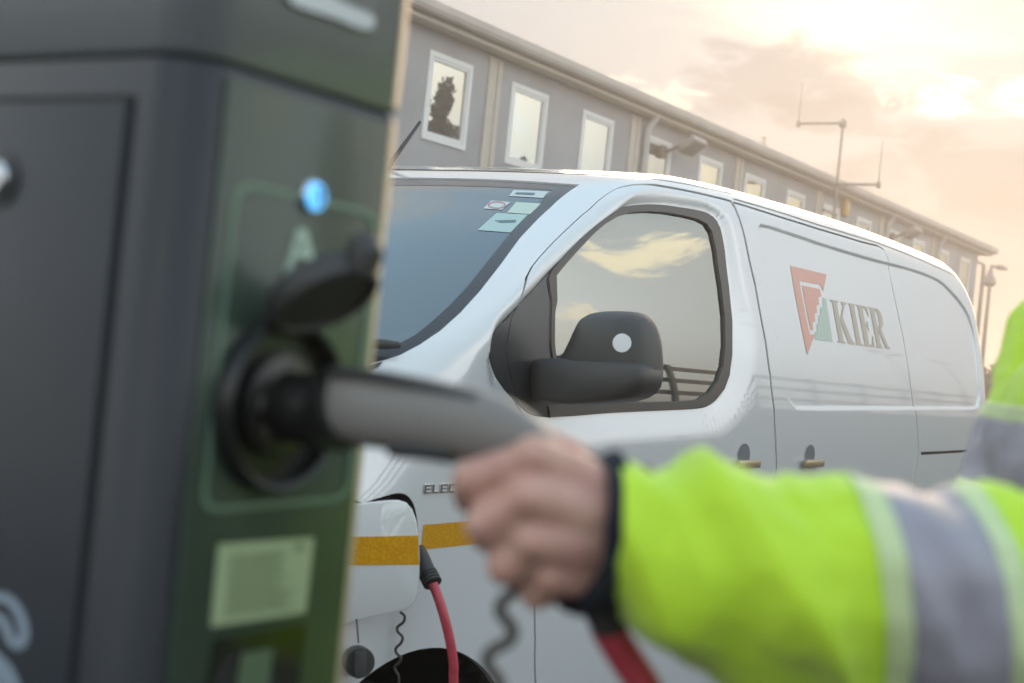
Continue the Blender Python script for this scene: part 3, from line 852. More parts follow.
def px_on(o, x, y):
    bv = BVHTree.FromPolygons([v.co[:] for v in o.data.vertices], [p.vertices[:] for p in o.data.polygons])
    loc, nor, i, d = bv.ray_cast(Vector(CAM), Vector(ray(x, y)).normalized()); return loc, nor
mr = mirror()
# round reflector dot on the housing: follows its curve
bv = BVHTree.FromPolygons([v.co[:] for v in mr.data.vertices], [p.vertices[:] for p in mr.data.polygons])
V = []; F = []
for r in (0, 3, 6, 8.2, 9.4):
    for k in range(32):
        th = 2 * math.pi * k / 32
        loc, nor, i, d = bv.ray_cast(Vector(CAM), Vector(ray(622 + r * .98 * math.cos(th), 343 + r * math.sin(th))).normalized())
        V.append(loc + nor * (.0012 if nor.dot(Vector(CF)) < 0 else -.0012))
for i in range(4):
    for k in range(32): F.append((i * 32 + k, i * 32 + (k + 1) % 32, (i + 1) * 32 + (k + 1) % 32, (i + 1) * 32 + k))
mk('round_sticker', V, F, M['white_vinyl'], mr, True)
# ================================================================== THE TWO-STOREY OFFICE BEHIND THE VAN
M['clad'] = mat('grey_wall_panels', (.41, .41, .42), .7, noise_amt=.2, noise_scale=.9, bump=.25, bump_scale=60)
M['clad_trim'] = mat('cream_joint_cover', (.60, .54, .46), .6, noise_amt=.1, noise_scale=8)
M['white_pvc'] = mat('white_window_frame', (.80, .80, .78), .35)
M['fascia'] = mat('beige_roof_fascia', (.48, .44, .40), .55, noise_amt=.15, noise_scale=2)
M['pane'] = glass_mat('office_window_glass', (1.0, .96, .80), .52, rough=.004, tinted=(.10, .10, .09))
M['pane_dull'] = glass_mat('office_window_glass_dull', (.95, .93, .82), .40, rough=.01, tinted=(.07, .07, .065))
M['pane_warm'] = glass_mat('office_window_glass_warm', (1.0, .92, .70), .58, rough=.004, tinted=(.16, .13, .09))  # tint carries the yellow sky glow mirrored in the farther windows
M['pane_pale'] = glass_mat('office_window_glass_pale', (.96, 1.0, .95), .46, rough=.004, tinted=(.10, .11, .10))
M['pipe'] = mat('white_downpipe', (.66, .65, .64), .4)
M['door_grey'] = mat('grey_door', (.16, .17, .18), .5)
BY = 12.0; BX0, BX1 = 3.9, 44.03; XW = [15.67, 17.77, 19.91, 22.10, 24.33, 26.47, 28.70, 30.92, 33.16, 35.42, 37.62, 39.91, 42.22]
WX = lambda n: (XW[n] if n >= 0 else 15.67 + 2.2 * n) + .51; WW, WH = 1.03, 1.21
bld = empty('office_building', ((BX0 + BX1) / 2, BY, 0))
tag(bld, 'long two-storey grey office block with white framed windows behind the van', 'building')
upper_z, lower_z = 4.16, 1.15
ns = list(range(-5, 13))
def wall_front():
    """front wall as one sheet with real openings, 0.2 m thick at the reveals"""
    bm = bmesh.new()
    xs = sorted({BX0, BX1} | {x for n in ns for x in (WX(n) - WW / 2, WX(n) + WW / 2)})
    zs = [0, lower_z, lower_z + WH, upper_z, upper_z + WH, 5.66]
    holes = {(round(WX(n) - WW / 2, 3)) for n in ns}
    grid = {}
    def v(x, y, z):
        k = (round(x, 4), round(y, 4), round(z, 4))
        if k not in grid: grid[k] = bm.verts.new((x, y, z))
        return grid[k]
    D = .14
    for i in range(len(xs) - 1):
        for j in range(len(zs) - 1):
            a, b, c, d = xs[i], xs[i + 1], zs[j], zs[j + 1]
            if round(a, 3) in holes and j in (1, 3):
                for q in (((a, c), (b, c)), ((b, c), (b, d)), ((b, d), (a, d)), ((a, d), (a, c))):
                    (x0, z0), (x1, z1) = q
                    bm.faces.new([v(x0, BY, z0), v(x1, BY, z1), v(x1, BY + D, z1), v(x0, BY + D, z0)])
            else:
                bm.faces.new([v(a, BY, c), v(b, BY, c), v(b, BY, d), v(a, BY, d)])
    for (p, q) in (((BX0, BY), (BX0, BY + 9)), ((BX0, BY + 9), (BX1, BY + 9)), ((BX1, BY + 9), (BX1, BY))):
        bm.faces.new([v(p[0], p[1], 0), v(q[0], q[1], 0), v(q[0], q[1], 5.66), v(p[0], p[1], 5.66)])
    return bm_obj('wall', bm, M['clad'], bld)
wall_front()
def frame_box(bm, x0, x1, z0, z1, t, y0, y1):
    add_box(bm, (x0, y0, z0), (x0 + t, y1, z1)); add_box(bm, (x1 - t, y0, z0), (x1, y1, z1))
    add_box(bm, (x0 + t, y0, z1 - t), (x1 - t, y1, z1)); add_box(bm, (x0 + t, y0, z0), (x1 - t, y1, z0 + t))
rnd = random.Random(3)
wproto = None
def window(n, z):
    x = WX(n)
    bm = bmesh.new(); frame_box(bm, x - WW / 2 - .012, x + WW / 2 + .012, z - .012, z + WH + .012, .075, BY - .022, BY + .05)
    frame_box(bm, x - WW / 2 + .068, x + WW / 2 - .068, z + .068, z + WH - .068, .04, BY - .012, BY + .04)
    f = bm_obj('window', bm, M['white_pvc'], bld)
    # the pane sits a hair out of true, as real ones do
    a, b = rnd.uniform(-.004, .004), rnd.uniform(-.003, .003)
    x0, x1, z0, z1 = x - WW / 2 + .10, x + WW / 2 - .10, z + .10, z + WH - .10
    nx, nz_ = 5, 6; V = []; F = []
    ph = rnd.uniform(0, 6)
    for i in range(nx):
        for j in range(nz_):
            u, v_ = i / (nx - 1), j / (nz_ - 1)
            bow = .0045 * math.sin(math.pi * u) * math.sin(math.pi * v_)
            V.append((x0 + (x1 - x0) * u, BY + .012 + a * (u - .5) + b * (v_ - .5) - bow, z0 + (z1 - z0) * v_))
    for i in range(nx - 1):
        for j in range(nz_ - 1): F.append((i * nz_ + j, (i + 1) * nz_ + j, (i + 1) * nz_ + j + 1, i * nz_ + j + 1))
    mk('pane', V, F, M[('pane_dull', 'pane_pale', 'pane_pale')[n % 3] if n < 3 else ('pane_warm', 'pane', 'pane_warm', 'pane_warm', 'pane_dull')[(n * 3) % 5]], f, True)
    pass
for n in ns:
    window(n, upper_z)
    if n not in (0, 5, 10): window(n, lower_z)
    else: window(n, lower_z)
# joint covers between the modules, downpipes beside some
for k in range(-3, 6):
    x = 17.28 + 4.427 * k
    if x < BX0 + .3: continue
    bm = bmesh.new(); add_box(bm, (x - .17, BY - .03, .15), (x - .06, BY - .001, 5.62)); add_box(bm, (x + .06, BY - .03, .15), (x + .17, BY - .001, 5.62)); add_box(bm, (x - .06, BY - .012, .15), (x + .06, BY - .001, 5.62))
    bm_obj('joint_cover', bm, M['clad_trim'], bld)
for x in (22.03, 35.22, 39.72, 13.1):
    bm = bmesh.new(); add_tube(bm, [(x, BY - .09, .1), (x, BY - .09, 5.45), (x, BY - .22, 5.62), (x, BY - .24, 5.70)], .058, 12)
    bm_obj('downpipe', bm, M['pipe'], bld, True, 40)
# roof slab, fascia, gutter
bm = bmesh.new(); add_box(bm, (BX0 - .35, BY - .28, 5.662), (BX1 + .62, BY + 9.3, 5.72)); bm_obj('soffit', bm, M['clad_trim'], bld)
bm = bmesh.new(); add_box(bm, (BX0 - .36, BY - .30, 5.722), (BX1 + .64, BY - .24, 5.90)); add_box(bm, (BX1 + .58, BY - .239, 5.722), (BX1 + .64, BY + 9.3, 5.90)); add_box(bm, (BX0 - .36, BY - .239, 5.722), (BX0 - .30, BY + 9.3, 5.90))
bm_obj('fascia', bm, M['fascia'], bld)
prof = [(.0, .09), (.0, .0), (-.02, -.05), (-.06, -.075), (-.10, -.05), (-.12, .0), (-.12, .09), (-.128, .09), (-.128, -.005), (-.105, -.058), (-.06, -.085), (-.015, -.058), (.008, -.005), (.008, .09)]
V = []; F = []
for x in (BX0 - .36, BX1 + .64):
    for (dy, dzz) in prof: V.append((x, BY - .312 + dy, 5.81 + dzz))
n_ = len(prof)
for i in range(n_): F.append((i, (i + 1) % n_, n_ + (i + 1) % n_, n_ + i))
F += [tuple(range(n_)), tuple(range(2 * n_ - 1, n_ - 1, -1))]
bm = bmesh.new(); add_mesh(bm, V, F); bm_obj('gutter', bm, M['fascia'], bld)
bm = bmesh.new(); V = [(BX0 - .34, BY - .23, 5.905), (BX1 + .6, BY - .23, 5.905), (BX1 + .6, BY + 4.5, 6.28), (BX0 - .34, BY + 4.5, 6.28), (BX1 + .6, BY + 9.2, 5.905), (BX0 - .34, BY + 9.2, 5.905)]
add_mesh(bm, V, [(0, 1, 2, 3), (3, 2, 4, 5), (0, 3, 5), (1, 4, 2), (0, 5, 4, 1)]); bm_obj('roof', bm, M['fascia'], bld)

# ---- things fixed to the building
M['galv'] = mat('weathered_steel', (.32, .27, .22), .5, metal=.5, noise_amt=.3, noise_scale=12)
M['floodlight_body'] = mat('floodlight_grey', (.34, .31, .29), .45)
M['floodlight_glass'] = glass_mat('floodlight_glass', (.95, .93, .9), .3, tinted=(.3, .28, .26))
M['alarm'] = mat('orange_alarm_box', (.62, .33, .06), .4)
def floodlight(px, py, label):
    p = on_y(px, py, BY - .5); c = Vector((p[0], BY - .42, p[2]))
    o = empty('floodlight', (c.x, BY, c.z)); tag(o, label, 'floodlight', 'floodlights under the eaves')
    bm = bmesh.new(); ang = math.radians(38)
    rt = Matrix.Rotation(-ang, 4, 'X')
    add_box(bm, (-.27, -.20, -.07), (.27, .20, .07), .025); 
    for v in bm.verts: v.co = rt @ v.co + c
    hs = bm_obj('housing', bm, M['floodlight_body'], o, True, 40)
    bm = bmesh.new(); add_box(bm, (-.23, -.16, -.080), (.23, .16, -.072))
    for v in bm.verts: v.co = rt @ v.co + c
    bm_obj('lens', bm, M['floodlight_glass'], hs)
    bm = bmesh.new(); add_tube(bm, [c + Vector((-.3, .1, -.05)), c + Vector((-.34, .26, -.14)), Vector((c.x - .34, BY - .004, c.z - .16))], .028, 10)
    add_box(bm, (c.x - .44, BY - .06, c.z - .28), (c.x - .24, BY - .001, c.z - .06), .01)
    bm_obj('bracket', bm, M['galv'], o, True, 40)
floodlight(696, 146, 'grey floodlight on a bracket under the eaves, nearer of the two')
floodlight(915, 233, 'small grey floodlight under the eaves close to the far end of the office')
p = on_y(843.5, 205, BY)
al = empty('alarm_box', (p[0], BY, p[2])); tag(al, 'small orange alarm box on the office wall by the aerial mast', 'alarm box')
bm = bmesh.new(); add_box(bm, (p[0] - .17, BY - .12, p[2] - .26), (p[0] + .17, BY - .001, p[2] + .26), .03); bm_obj('casing', bm, M['alarm'], al, True, 40)
bm = bmesh.new(); add_box(bm, (p[0] - .09, BY - .15, p[2] - .14), (p[0] + .09, BY - .121, p[2] + .02), .015); bm_obj('strobe_lens', bm, mat('alarm_strobe', (.75, .6, .3), .2), al, True, 40)

# aerial mast clamped to the eave: pole, two cross arms, two whips
MY = BY - .62
q = lambda x, y: Vector(on_y(x, y, MY))
t = q(841, 122); base = q(831.5, 240); t.x = base.x
mast = empty('aerial_mast', (base.x, MY, base.z - 1)); tag(mast, 'thin steel aerial mast with two cross arms and whip antennas on the office eave', 'aerial')
tube_obj('pole', [(t.x, MY, base.z - 1.2), (t.x, MY, t.z + .1)], .032, M['galv'], mast, 10)
def on_z(x, y, z):
    d = ray(x, y); return Vector(CAM + d * ((z - CAM_H) / d[2]))
zz1 = q(834, 183).z; a0 = on_z(798.5, 123.5, t.z); a1 = on_z(878.5, 184.5, zz1)
for a_ in (a0, a1):
    v_ = a_ - Vector((t.x, MY, a_.z))
    if v_.length > 2.2: a_ -= v_ * (1 - 2.2 / v_.length)
tube_obj('cross_arm', [(t.x, MY, t.z), (a0.x, a0.y, t.z)], .03, M['galv'], mast, 8)
tube_obj('cross_arm', [(t.x, MY, zz1), (a1.x, a1.y, zz1)], .03, M['galv'], mast, 8)
for (ax_, ay_, az, hgt) in ((a0.x, a0.y, t.z, .92), (a1.x, a1.y, zz1, .95)):
    bm = bmesh.new(); add_tube(bm, [(ax_, ay_, az - .08), (ax_, ay_, az + .05)], .05, 10); add_tube(bm, [(ax_, ay_, az + .05), (ax_, ay_, az + hgt)], [.014, .007], 8); bm_obj('whip_antenna', bm, M['galv'], mast, True, 40)
bm = bmesh.new(); add_tube(bm, [(t.x, MY - .06, t.z - .02), (t.x, MY + .06, t.z - .02)], .085, 12); bm_obj('clamp', bm, M['galv'], mast, True, 40)
bm = bmesh.new()
for dz_ in (-.28, -.9): add_tube(bm, [(t.x, MY + .02, base.z + dz_ + .3), (t.x - .35, BY, base.z + dz_ + .3)], .025, 8)
add_box(bm, (t.x - .7, BY - .66, base.z + .55), (t.x + .12, BY - .60, base.z + .60)); bm_obj('wall_bracket', bm, M['galv'], mast, True, 40)
# small whip further along the ridge
p = on_y(763, 150, BY + 3)
wa = empty('roof_aerial', (p[0], BY + 3, 6.1)); tag(wa, 'faint thin aerial sticking up from the roof of the office', 'aerial')
bm = bmesh.new(); add_tube(bm, [(p[0], BY + 3, 6.1), (p[0], BY + 3, p[2] + .35)], .02, 8)
for i in range(3): add_tube(bm, [(p[0] - .22, BY + 3, p[2] + .05 + .12 * i), (p[0] + .22, BY + 3, p[2] + .05 + .12 * i)], .012, 6)
bm_obj('yagi', bm, M['galv'], wa, True, 40)

# lamp posts beyond the far corner
M['post'] = mat('lamp_post_grey', (.20, .19, .185), .5)
def post(px, ptop, py_top, Y, kind):
    p = on_y(px, py_top, Y); x, z = p[0], p[2]
    if kind == 'camera':
        o = empty('camera_post', (x, Y, 0)); tag(o, 'tall pole with a hanging dome camera beyond the end of the office', 'camera pole')
        tube_obj('pole', [(x, Y, 0), (x, Y, z - .05)], [.10, .07], M['post'], o, 12)
        bm = bmesh.new(); add_tube(bm, [(x, Y, z - .12), (x - .05, Y, z), (x - 1.15, Y, z + .02)], .05, 8); bm_obj('bracket', bm, M['post'], o, True, 40)
        lathe('dome', [(0, .0), (.0, .08), (-.15, .11), (-.30, .20), (-.42, .23), (-.52, .18), (-.6, .0)], (x - .02, Y - .25, z - .2), (0, 0, 1), M['post'], o, 16)
    else:
        o = empty('lamp_post', (x, Y, 0)); tag(o, 'slim lamp post with one level arm beyond the end of the office', 'lamp post')
        tube_obj('pole', [(x, Y, 0), (x, Y, z)], [.10, .06], M['post'], o, 12)
        bm = bmesh.new(); add_tube(bm, [(x, Y, z - .1), (x, Y, z), (x + .9, Y, z + .05)], .045, 8); bm_obj('arm', bm, M['post'], o, True, 40)
        bm = bmesh.new(); add_box(bm, (x + .85, Y - .16, z - .02), (x + 1.75, Y + .16, z + .13), .04); bm_obj('lamp_head', bm, M['post'], o, True, 40)
post(984, 0, 264.5, 13.5, 'camera'); post(991.5, 0, 265.5, 14.0, 'lamp')
# a dark hedge far behind
M['hedge'] = mat('hedge_green', (.05, .055, .035), .9, noise_amt=.5, noise_scale=3)
def hedge(name, x0, y0, x1, y1, h, label, n=9000, wdt=1.0, seed=1, parent=None, leaf=.13):
    r = random.Random(seed); V = []; F = []
    L = math.hypot(x1 - x0, y1 - y0); dx, dy = (x1 - x0) / L, (y1 - y0) / L
    for i in range(n):
        t = r.random() * L; a = r.uniform(-1, 1) * wdt; top = h * (.78 + .22 * noise.noise(Vector((t * .35, seed, 0)))+ .08 * noise.noise(Vector((t * 1.7, seed, 3))))
        z = top * (r.random() ** .6); a *= math.sqrt(max(0.05, 1 - (z / (top + .2)) ** 3))
        c = Vector((x0 + dx * t - dy * a, y0 + dy * t + dx * a, z)); s = leaf * r.uniform(.6, 1.4)
        u = Vector((r.uniform(-1, 1), r.uniform(-1, 1), r.uniform(-1, 1))).normalized(); w_ = u.orthogonal().normalized()
        b = len(V); V += [c - u * s, c + w_ * s * .6, c + u * s, c - w_ * s * .6]; F.append((b, b + 1, b + 2, b + 3))
    # solid heart so that it does not read as confetti
    b = len(V); k = 24
    for i in range(k + 1):
        t = L * i / k
        for a, z in ((-wdt * .7, 0), (-wdt * .6, h * .55), (0, h * .66), (wdt * .6, h * .55), (wdt * .7, 0)): V.append((x0 + dx * t - dy * a, y0 + dy * t + dx * a, z))
    for i in range(k):
        for j in range(4): F.append((b + i * 5 + j, b + i * 5 + j + 1, b + (i + 1) * 5 + j + 1, b + (i + 1) * 5 + j))
    return mk(name, V, F, M['hedge'], None, False)
tag(hedge('hedge', 55, 8, 62, 42, 3.4, '', 7000, 1.6, 2), 'dark far hedge across the yard beyond the end of the office', 'hedge')
# ================================================================== THE CHARGING POST
YC = .56
pc = lambda x, y: on_y(x, y, YC)
XL = pc(168, 300)[0]; XR = pc(388, 300)[0]; XLF = XL
DEP = .34
M['post_dark'] = mat('charger_dark_grey', (.027, .031, .039), .33, spec=.3, coat=.1, coat_rough=.15, rough_var=.05, noise_scale=9, noise_amt=.12)
M['post_head'] = mat('charger_head_grey', (.115, .125, .132), .35, coat=.4, coat_rough=.1, rough_var=.05, noise_scale=9, noise_amt=.1)
M['post_green_reflect'] = mat('charger_facing_green_reflect', (.038, .060, .044), .3, spec=.35, coat=.15, coat_rough=.1, rough_var=.04, noise_scale=6)
M['print_pale'] = mat('pale_green_print', (.42, .54, .47), .5)
M['outline'] = mat('thin_outline_print', (.15, .23, .17), .4)
M['black_gloss'] = mat('socket_black', (.012, .012, .012), .35)
M['lock_metal'] = mat('lock_metal', (.6, .6, .62), .22, metal=1)
M['led_blue'] = emit_mat('blue_status_lamp', (.12, .45, .9), .65)
M['white_paint_print'] = mat('white_print', (.27, .33, .40), .5)
ch = empty('charging_post', ((XL + XR) / 2, YC + DEP / 2, 0))
tag(ch, 'dark grey charging post with a green-reflecting socket face and raised flap', 'charging post')
Z_SEAM = pc(300, 85)[2]
def rounded(x0, x1, y0, y1, r, n=10, rr=None):
    P_ = []
    rr = rr or (r, r, r, r)      # corners: (x0,y0) (x1,y0) (x1,y1) (x0,y1)
    for (cx_, cy_, a0, q) in ((x0, y0, math.pi, 0), (x1, y0, 1.5 * math.pi, 1), (x1, y1, 0, 2), (x0, y1, .5 * math.pi, 3)):
        R_ = rr[q]; ox = cx_ + (R_ if cx_ == x0 else -R_); oy = cy_ + (R_ if cy_ == y0 else -R_)
        for k in range(n + 1):
            a = a0 + .5 * math.pi * k / n; P_.append((ox + R_ * math.cos(a), oy + R_ * math.sin(a)))
    return P_
RR = (.030, .016, .02, .02)
def column(name, zs, m, parent):
    """zs: list of (z, inset)"""
    V = []; F = []; n = None
    for z, ins in zs:
        L = rounded(XL + ins, XR - ins, YC + ins, YC + DEP - ins, .03, 10, tuple(max(r - ins * .6, .004) for r in RR)); n = len(L)
        V += [(x, y, z) for x, y in L]
    for i in range(len(zs) - 1):
        for k in range(n): F.append((i * n + k, i * n + (k + 1) % n, (i + 1) * n + (k + 1) % n, (i + 1) * n + k))
    F.append(tuple(range(n - 1, -1, -1))); F.append(tuple((len(zs) - 1) * n + k for k in range(n)))
    bm = bmesh.new(); add_mesh(bm, V, F); return bm_obj(name, bm, m, parent, True, 30)
column('housing', [(.02, 0), (Z_SEAM - .005, 0), (Z_SEAM - .002, .0012), (Z_SEAM - .0006, .0035)], M['post_dark'], ch)
column('seam', [(Z_SEAM - .003, .005), (Z_SEAM + .004, .005)], M['paint_gap'], ch)
column('head', [(Z_SEAM + .0006, .0035), (Z_SEAM + .002, .0012), (Z_SEAM + .005, 0), (1.74, 0), (1.755, .006), (1.762, .02)], M['post_head'], ch)
bm = bmesh.new(); add_box(bm, (XL - .05, YC - .05, 0), (XR + .05, YC + DEP + .05, .03), .01); bm_obj('foot_plate', bm, M['post_dark'], ch, True, 40)

M['glint_edge'] = mat('beige_sun_glint', (.62, .50, .36), .4, metal=.3)  # beige strip added on the corner; its colour carries the warm sun glint
def glint_strip(z0, z1):
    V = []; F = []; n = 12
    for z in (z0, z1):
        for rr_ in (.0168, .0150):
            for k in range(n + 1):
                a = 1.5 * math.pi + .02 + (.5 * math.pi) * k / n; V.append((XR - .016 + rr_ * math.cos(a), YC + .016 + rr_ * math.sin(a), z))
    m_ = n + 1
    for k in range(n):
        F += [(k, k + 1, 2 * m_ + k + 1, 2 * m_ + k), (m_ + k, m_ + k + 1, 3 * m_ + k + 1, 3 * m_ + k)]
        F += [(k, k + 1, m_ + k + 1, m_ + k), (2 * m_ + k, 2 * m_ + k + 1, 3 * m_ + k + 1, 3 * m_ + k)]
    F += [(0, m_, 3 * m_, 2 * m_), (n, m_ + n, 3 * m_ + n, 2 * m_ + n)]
    bm = bmesh.new(); add_mesh(bm, V, F); return bm_obj('glint_strip', bm, M['glint_edge'], ch, True, 40)
glint_strip(.04, Z_SEAM - .005); glint_strip(Z_SEAM + .005, 1.735)
# socket facing, green reflections put into its colour, wraps a little round the outer edge
def face_pts(L, off=0.0): return [tuple(np.array(pc(x, y)) + np.array([0, -off, 0])) for x, y in L]
xf0 = XL + .026; xf1 = XR - .0165; zt = Z_SEAM - .007
bm = bmesh.new(); add_box(bm, (xf0, YC - .0022, .10), (xf1, YC + .001, zt), .0009); facing = bm_obj('socket_facing', bm, M['post_green_reflect'], ch, True, 40)
facing_edge = None
def flat(name, L, m, parent, off=.0030, holes=(), raw3=None, label=None):
    """thin printed or stuck-on sheet on the socket side, cut from 2-D outlines"""
    loops = [[(p[0], p[2]) for p in face_pts(q)] for q in [L] + list(holes)]
    V = []; E = []
    for q in loops:
        b = len(V); V += [Vector(p) for p in q]; E += [(b + i, b + (i + 1) % len(q)) for i in range(len(q))]
    vs, es, fs, _, _, _ = delaunay_2d_cdt(V, E, [], 0, 1e-7)
    C2 = np.array([(v.x, v.y) for v in vs]); F = np.array([f[:3] for f in fs]); cen = C2[F].mean(1)
    ok = inside(cen, np.array(loops[0]))
    for q in loops[1:]: ok &= ~inside(cen, np.array(q))
    F = F[ok]; V3 = [(x, YC - off, z) for x, z in C2]; n = len(V3)
    V3 += [(x, YC - off + .0006, z) for x, z in C2]
    Fs = [tuple(f) for f in F] + [tuple(n + i for i in f[::-1]) for f in F]
    bm = bmesh.new(); add_mesh(bm, V3, Fs); o = bm_obj(name, bm, m, parent)
    if label: o['label'] = label
    return o
# thin rounded outline round the socket
def rr_px(q, rad, n=8):
    """rounded quad in photo pixels"""
    out = []; q = [np.array(p, float) for p in q]
    for i in range(4):
        p, a, b = q[i], q[i - 1], q[(i + 1) % 4]
        da = (a - p) / np.linalg.norm(a - p); db = (b - p) / np.linalg.norm(b - p)
        for k in range(n + 1):
            t = k / n; p0 = p + da * rad; p1 = p + db * rad
            out.append((1 - t) ** 2 * p0 + 2 * t * (1 - t) * p + t * t * p1)
    return [tuple(p) for p in out]
flat('outline_print', rr_px([(231, 178), (377, 212), (347, 500), (196, 513)], 22), M['outline'], facing, holes=[rr_px([(236, 186), (372, 217), (342, 495), (202, 506)], 18)])
# letter A
flat('letter', [(279, 279), (294, 228), (303, 229), (313, 268), (304, 270), (301, 258), (291, 257), (287, 278)], M['print_pale'], facing, holes=[[(293, 249), (299, 250), (297.5, 238)]])
# status lamp with its figure
c = pc(308.5, 196.5); R0 = np.linalg.norm(pc(308.5, 213) - c) * .93
led = lathe('status_lamp', [(-.002, 0), (-.002, R0 * 1.12), (.004, R0 * 1.12), (.0055, R0 * .98), (.0055, 0)], c, (0, -1, 0), M['lock_metal'], facing, 32)
lathe('lens', [(.0050, 0), (.0050, R0 * .95), (.0068, R0 * .90), (.0085, R0 * .6), (.009, 0)], c, (0, -1, 0), M['led_blue'], led, 32)
bm = bmesh.new(); add_box(bm, (c[0] - .0009, YC - .0108, c[2] - .005), (c[0] + .0009, YC - .0090, c[2] + .005)); add_box(bm, (c[0] - .003, YC - .0106, c[2] + .0032), (c[0] - .0009, YC - .0088, c[2] + .0050)); bm_obj('figure', bm, M['sticker_ink'], led)
# information label with lines of small print
LB = [(215, 543.5), (310.5, 537), (302, 612), (207, 626)]
M['label_green'] = None
m = bpy.data.materials.new('label_pale_green'); m.use_nodes = True; nt = m.node_tree; b = nt.nodes['Principled BSDF']; b.inputs['Roughness'].default_value = .5
b.inputs['Base Color'].default_value = (.46, .56, .34, 1)
M['label_green'] = m
M['label_ink'] = mat('label_small_print', (.22, .29, .16), .6)
lab = flat('information_label', LB, M['label_green'], facing)
def bl(u, v): return bilin(LB, u, v)
bm = bmesh.new()
rl = random.Random(5)
for i in range(17):
    v0 = .14 + i * .046; u0, u1 = .13, .9 - rl.random() * .25
    if i in (0, 6): u1 = .7
    pts = face_pts([bl(u0, v0), bl(u1, v0), bl(u1, v0 + .020), bl(u0, v0 + .020)], .0034); vs = [bm.verts.new(p) for p in pts]; bm.faces.new(vs)
pts = face_pts([bl(.80, .07), bl(.90, .07), bl(.90, .15), bl(.80, .15)], .0034); vs = [bm.verts.new(p) for p in pts]; bm.faces.new(vs)
bm_obj('small_print', bm, M['label_ink'], lab)
# meter window
M['meter'] = mat('meter_black', (.006, .008, .004), .15, coat=.6); M['meter_lit'] = mat('meter_display', (.13, .19, .12), .3)
DQ = rr_px([(210, 638), (303, 622), (288, 740), (192, 760)], 10)
mw = flat('meter_window', DQ, M['meter'], facing)
flat('display', [(237, 652), (269, 647), (261, 712), (228, 716)], M['meter_lit'], mw, off=.0036)
# maker's plate in bright metal, cut off by the top of the picture
M['plate_metal'] = mat('maker_plate_metal', (.36, .40, .42), .35, metal=.6)
pl = [(283, -14), (296, -20), (345, 6), (372, 15), (369, 31), (352, 28), (330, 18), (300, 9), (284, 2)]
L3 = [tuple(np.array(pc(x, y)) + np.array([0, -.0035, 0])) for x, y in chaikin(pl, 1)]
prism('maker_plate', L3, (0, 1, 0), .0032, M['plate_metal'], ch, smooth=False)

# socket: raised ring, dark bowl with contact holes
SX = pc(271, 404); SR = np.linalg.norm(pc(271, 487) - SX) * 1.03
sock = lathe('socket', [(.0, SR * .99), (.004, SR), (.012, SR * .99), (.0155, SR * .95), (.014, SR * .90), (.0035, SR * .84), (.0032, .0)], SX, (0, -1, 0), M['black_gloss'], ch, 64)
inner = lathe('contact_block', [(.003, SR * .60), (.010, SR * .60), (.011, SR * .57), (.0108, 0)], SX, (0, -1, 0), M['black_gloss'], sock, 40)
bm = bmesh.new()
for k in range(7):
    th = 2 * math.pi * k / 7 + .4; r_ = SR * .36 if k else SR * .0
    V, F = lathe_data([(.0105, .0045), (.0128, .0045), (.0128, .003), (.0110, .0028), (.011, 0)], SX + np.array([r_ * math.cos(th), 0, r_ * math.sin(th)]), (0, -1, 0), 14); add_mesh(bm, V, F)
bm_obj('contacts', bm, M['lock_grey'] if 'lock_grey' in M else M.setdefault('lock_grey', mat('contact_grey', (.16, .16, .15), .35)), inner, True, 40)
# raised flap: round lid on a hinge over the ring
hz = SX + np.array([-.004, -.004, SR * .84])
opn = math.radians(128); ld = np.array([-.02, -math.sin(opn), -math.cos(opn)]); ld /= np.linalg.norm(ld)
fr = SR * .655; fc = hz + ld * (fr + .006)
nrm = np.cross(ld, np.array([1, 0, 0.0])); nrm /= np.linalg.norm(nrm)
if nrm[2] < 0: nrm = -nrm
lid = lathe('socket_flap', [(-.004, 0), (-.0045, fr * .86), (-.007, fr * .88), (-.007, fr * .96), (-.002, fr), (.004, fr * .99), (.0075, fr * .93), (.009, fr * .7), (.0095, 0)], fc, nrm, M['black_plastic'], sock, 56)
bm = bmesh.new(); add_tube(bm, [hz + np.array([-.016, 0, .003]), hz + np.array([.016, 0, .003])], .006, 12); add_tube(bm, [hz, hz + ld * .02], [(.011, .004), (.011, .004)], 10); bm_obj('hinge', bm, M['black_plastic'], sock, True, 40)
kp = fc + ld * fr * .96
bm = bmesh.new(); add_tube(bm, [kp - nrm * .006 - ld * .004, kp + nrm * .002 + ld * .006, kp + nrm * .010 + ld * .008], [.009, .011, .008], 14); bm_obj('latch', bm, M['black_plastic'], lid, True, 40)

# service door on the narrow side, its lock, and the white loop emblem
px_ = lambda x, y: on_x(x, y, XL)
d_edge = px_(131, 101); yr = d_edge[1]; zt2 = d_edge[2]
bm = bmesh.new(); add_box(bm, (XL - .0035, yr, .14), (XL + .002, YC + DEP - .03, zt2), .0015); sdoor = bm_obj('service_door', bm, M['post_dark'], ch, True, 40)
bm = bmesh.new()
add_box(bm, (XL - .0008, yr - .0035, .135), (XL + .001, yr - .0003, zt2 + .0035)); add_box(bm, (XL - .0008, yr - .0003, zt2 + .0003), (XL + .001, YC + DEP - .027, zt2 + .0035)); bm_obj('door_gap', bm, M['paint_gap'], sdoor)
lc = on_x(1, 179, XL - .004)
lk = lathe('lock', [(0, .0), (0, .0105), (.004, .0105), (.0065, .0085), (.0065, 0)], lc, (-1, 0, 0), M['lock_metal'], sdoor, 28)
lathe('lock_collar', [(-.001, .0), (-.001, .016), (.0012, .016), (.0016, .011), (.0016, 0)], lc, (-1, 0, 0), M['black_plastic'], lk, 28)
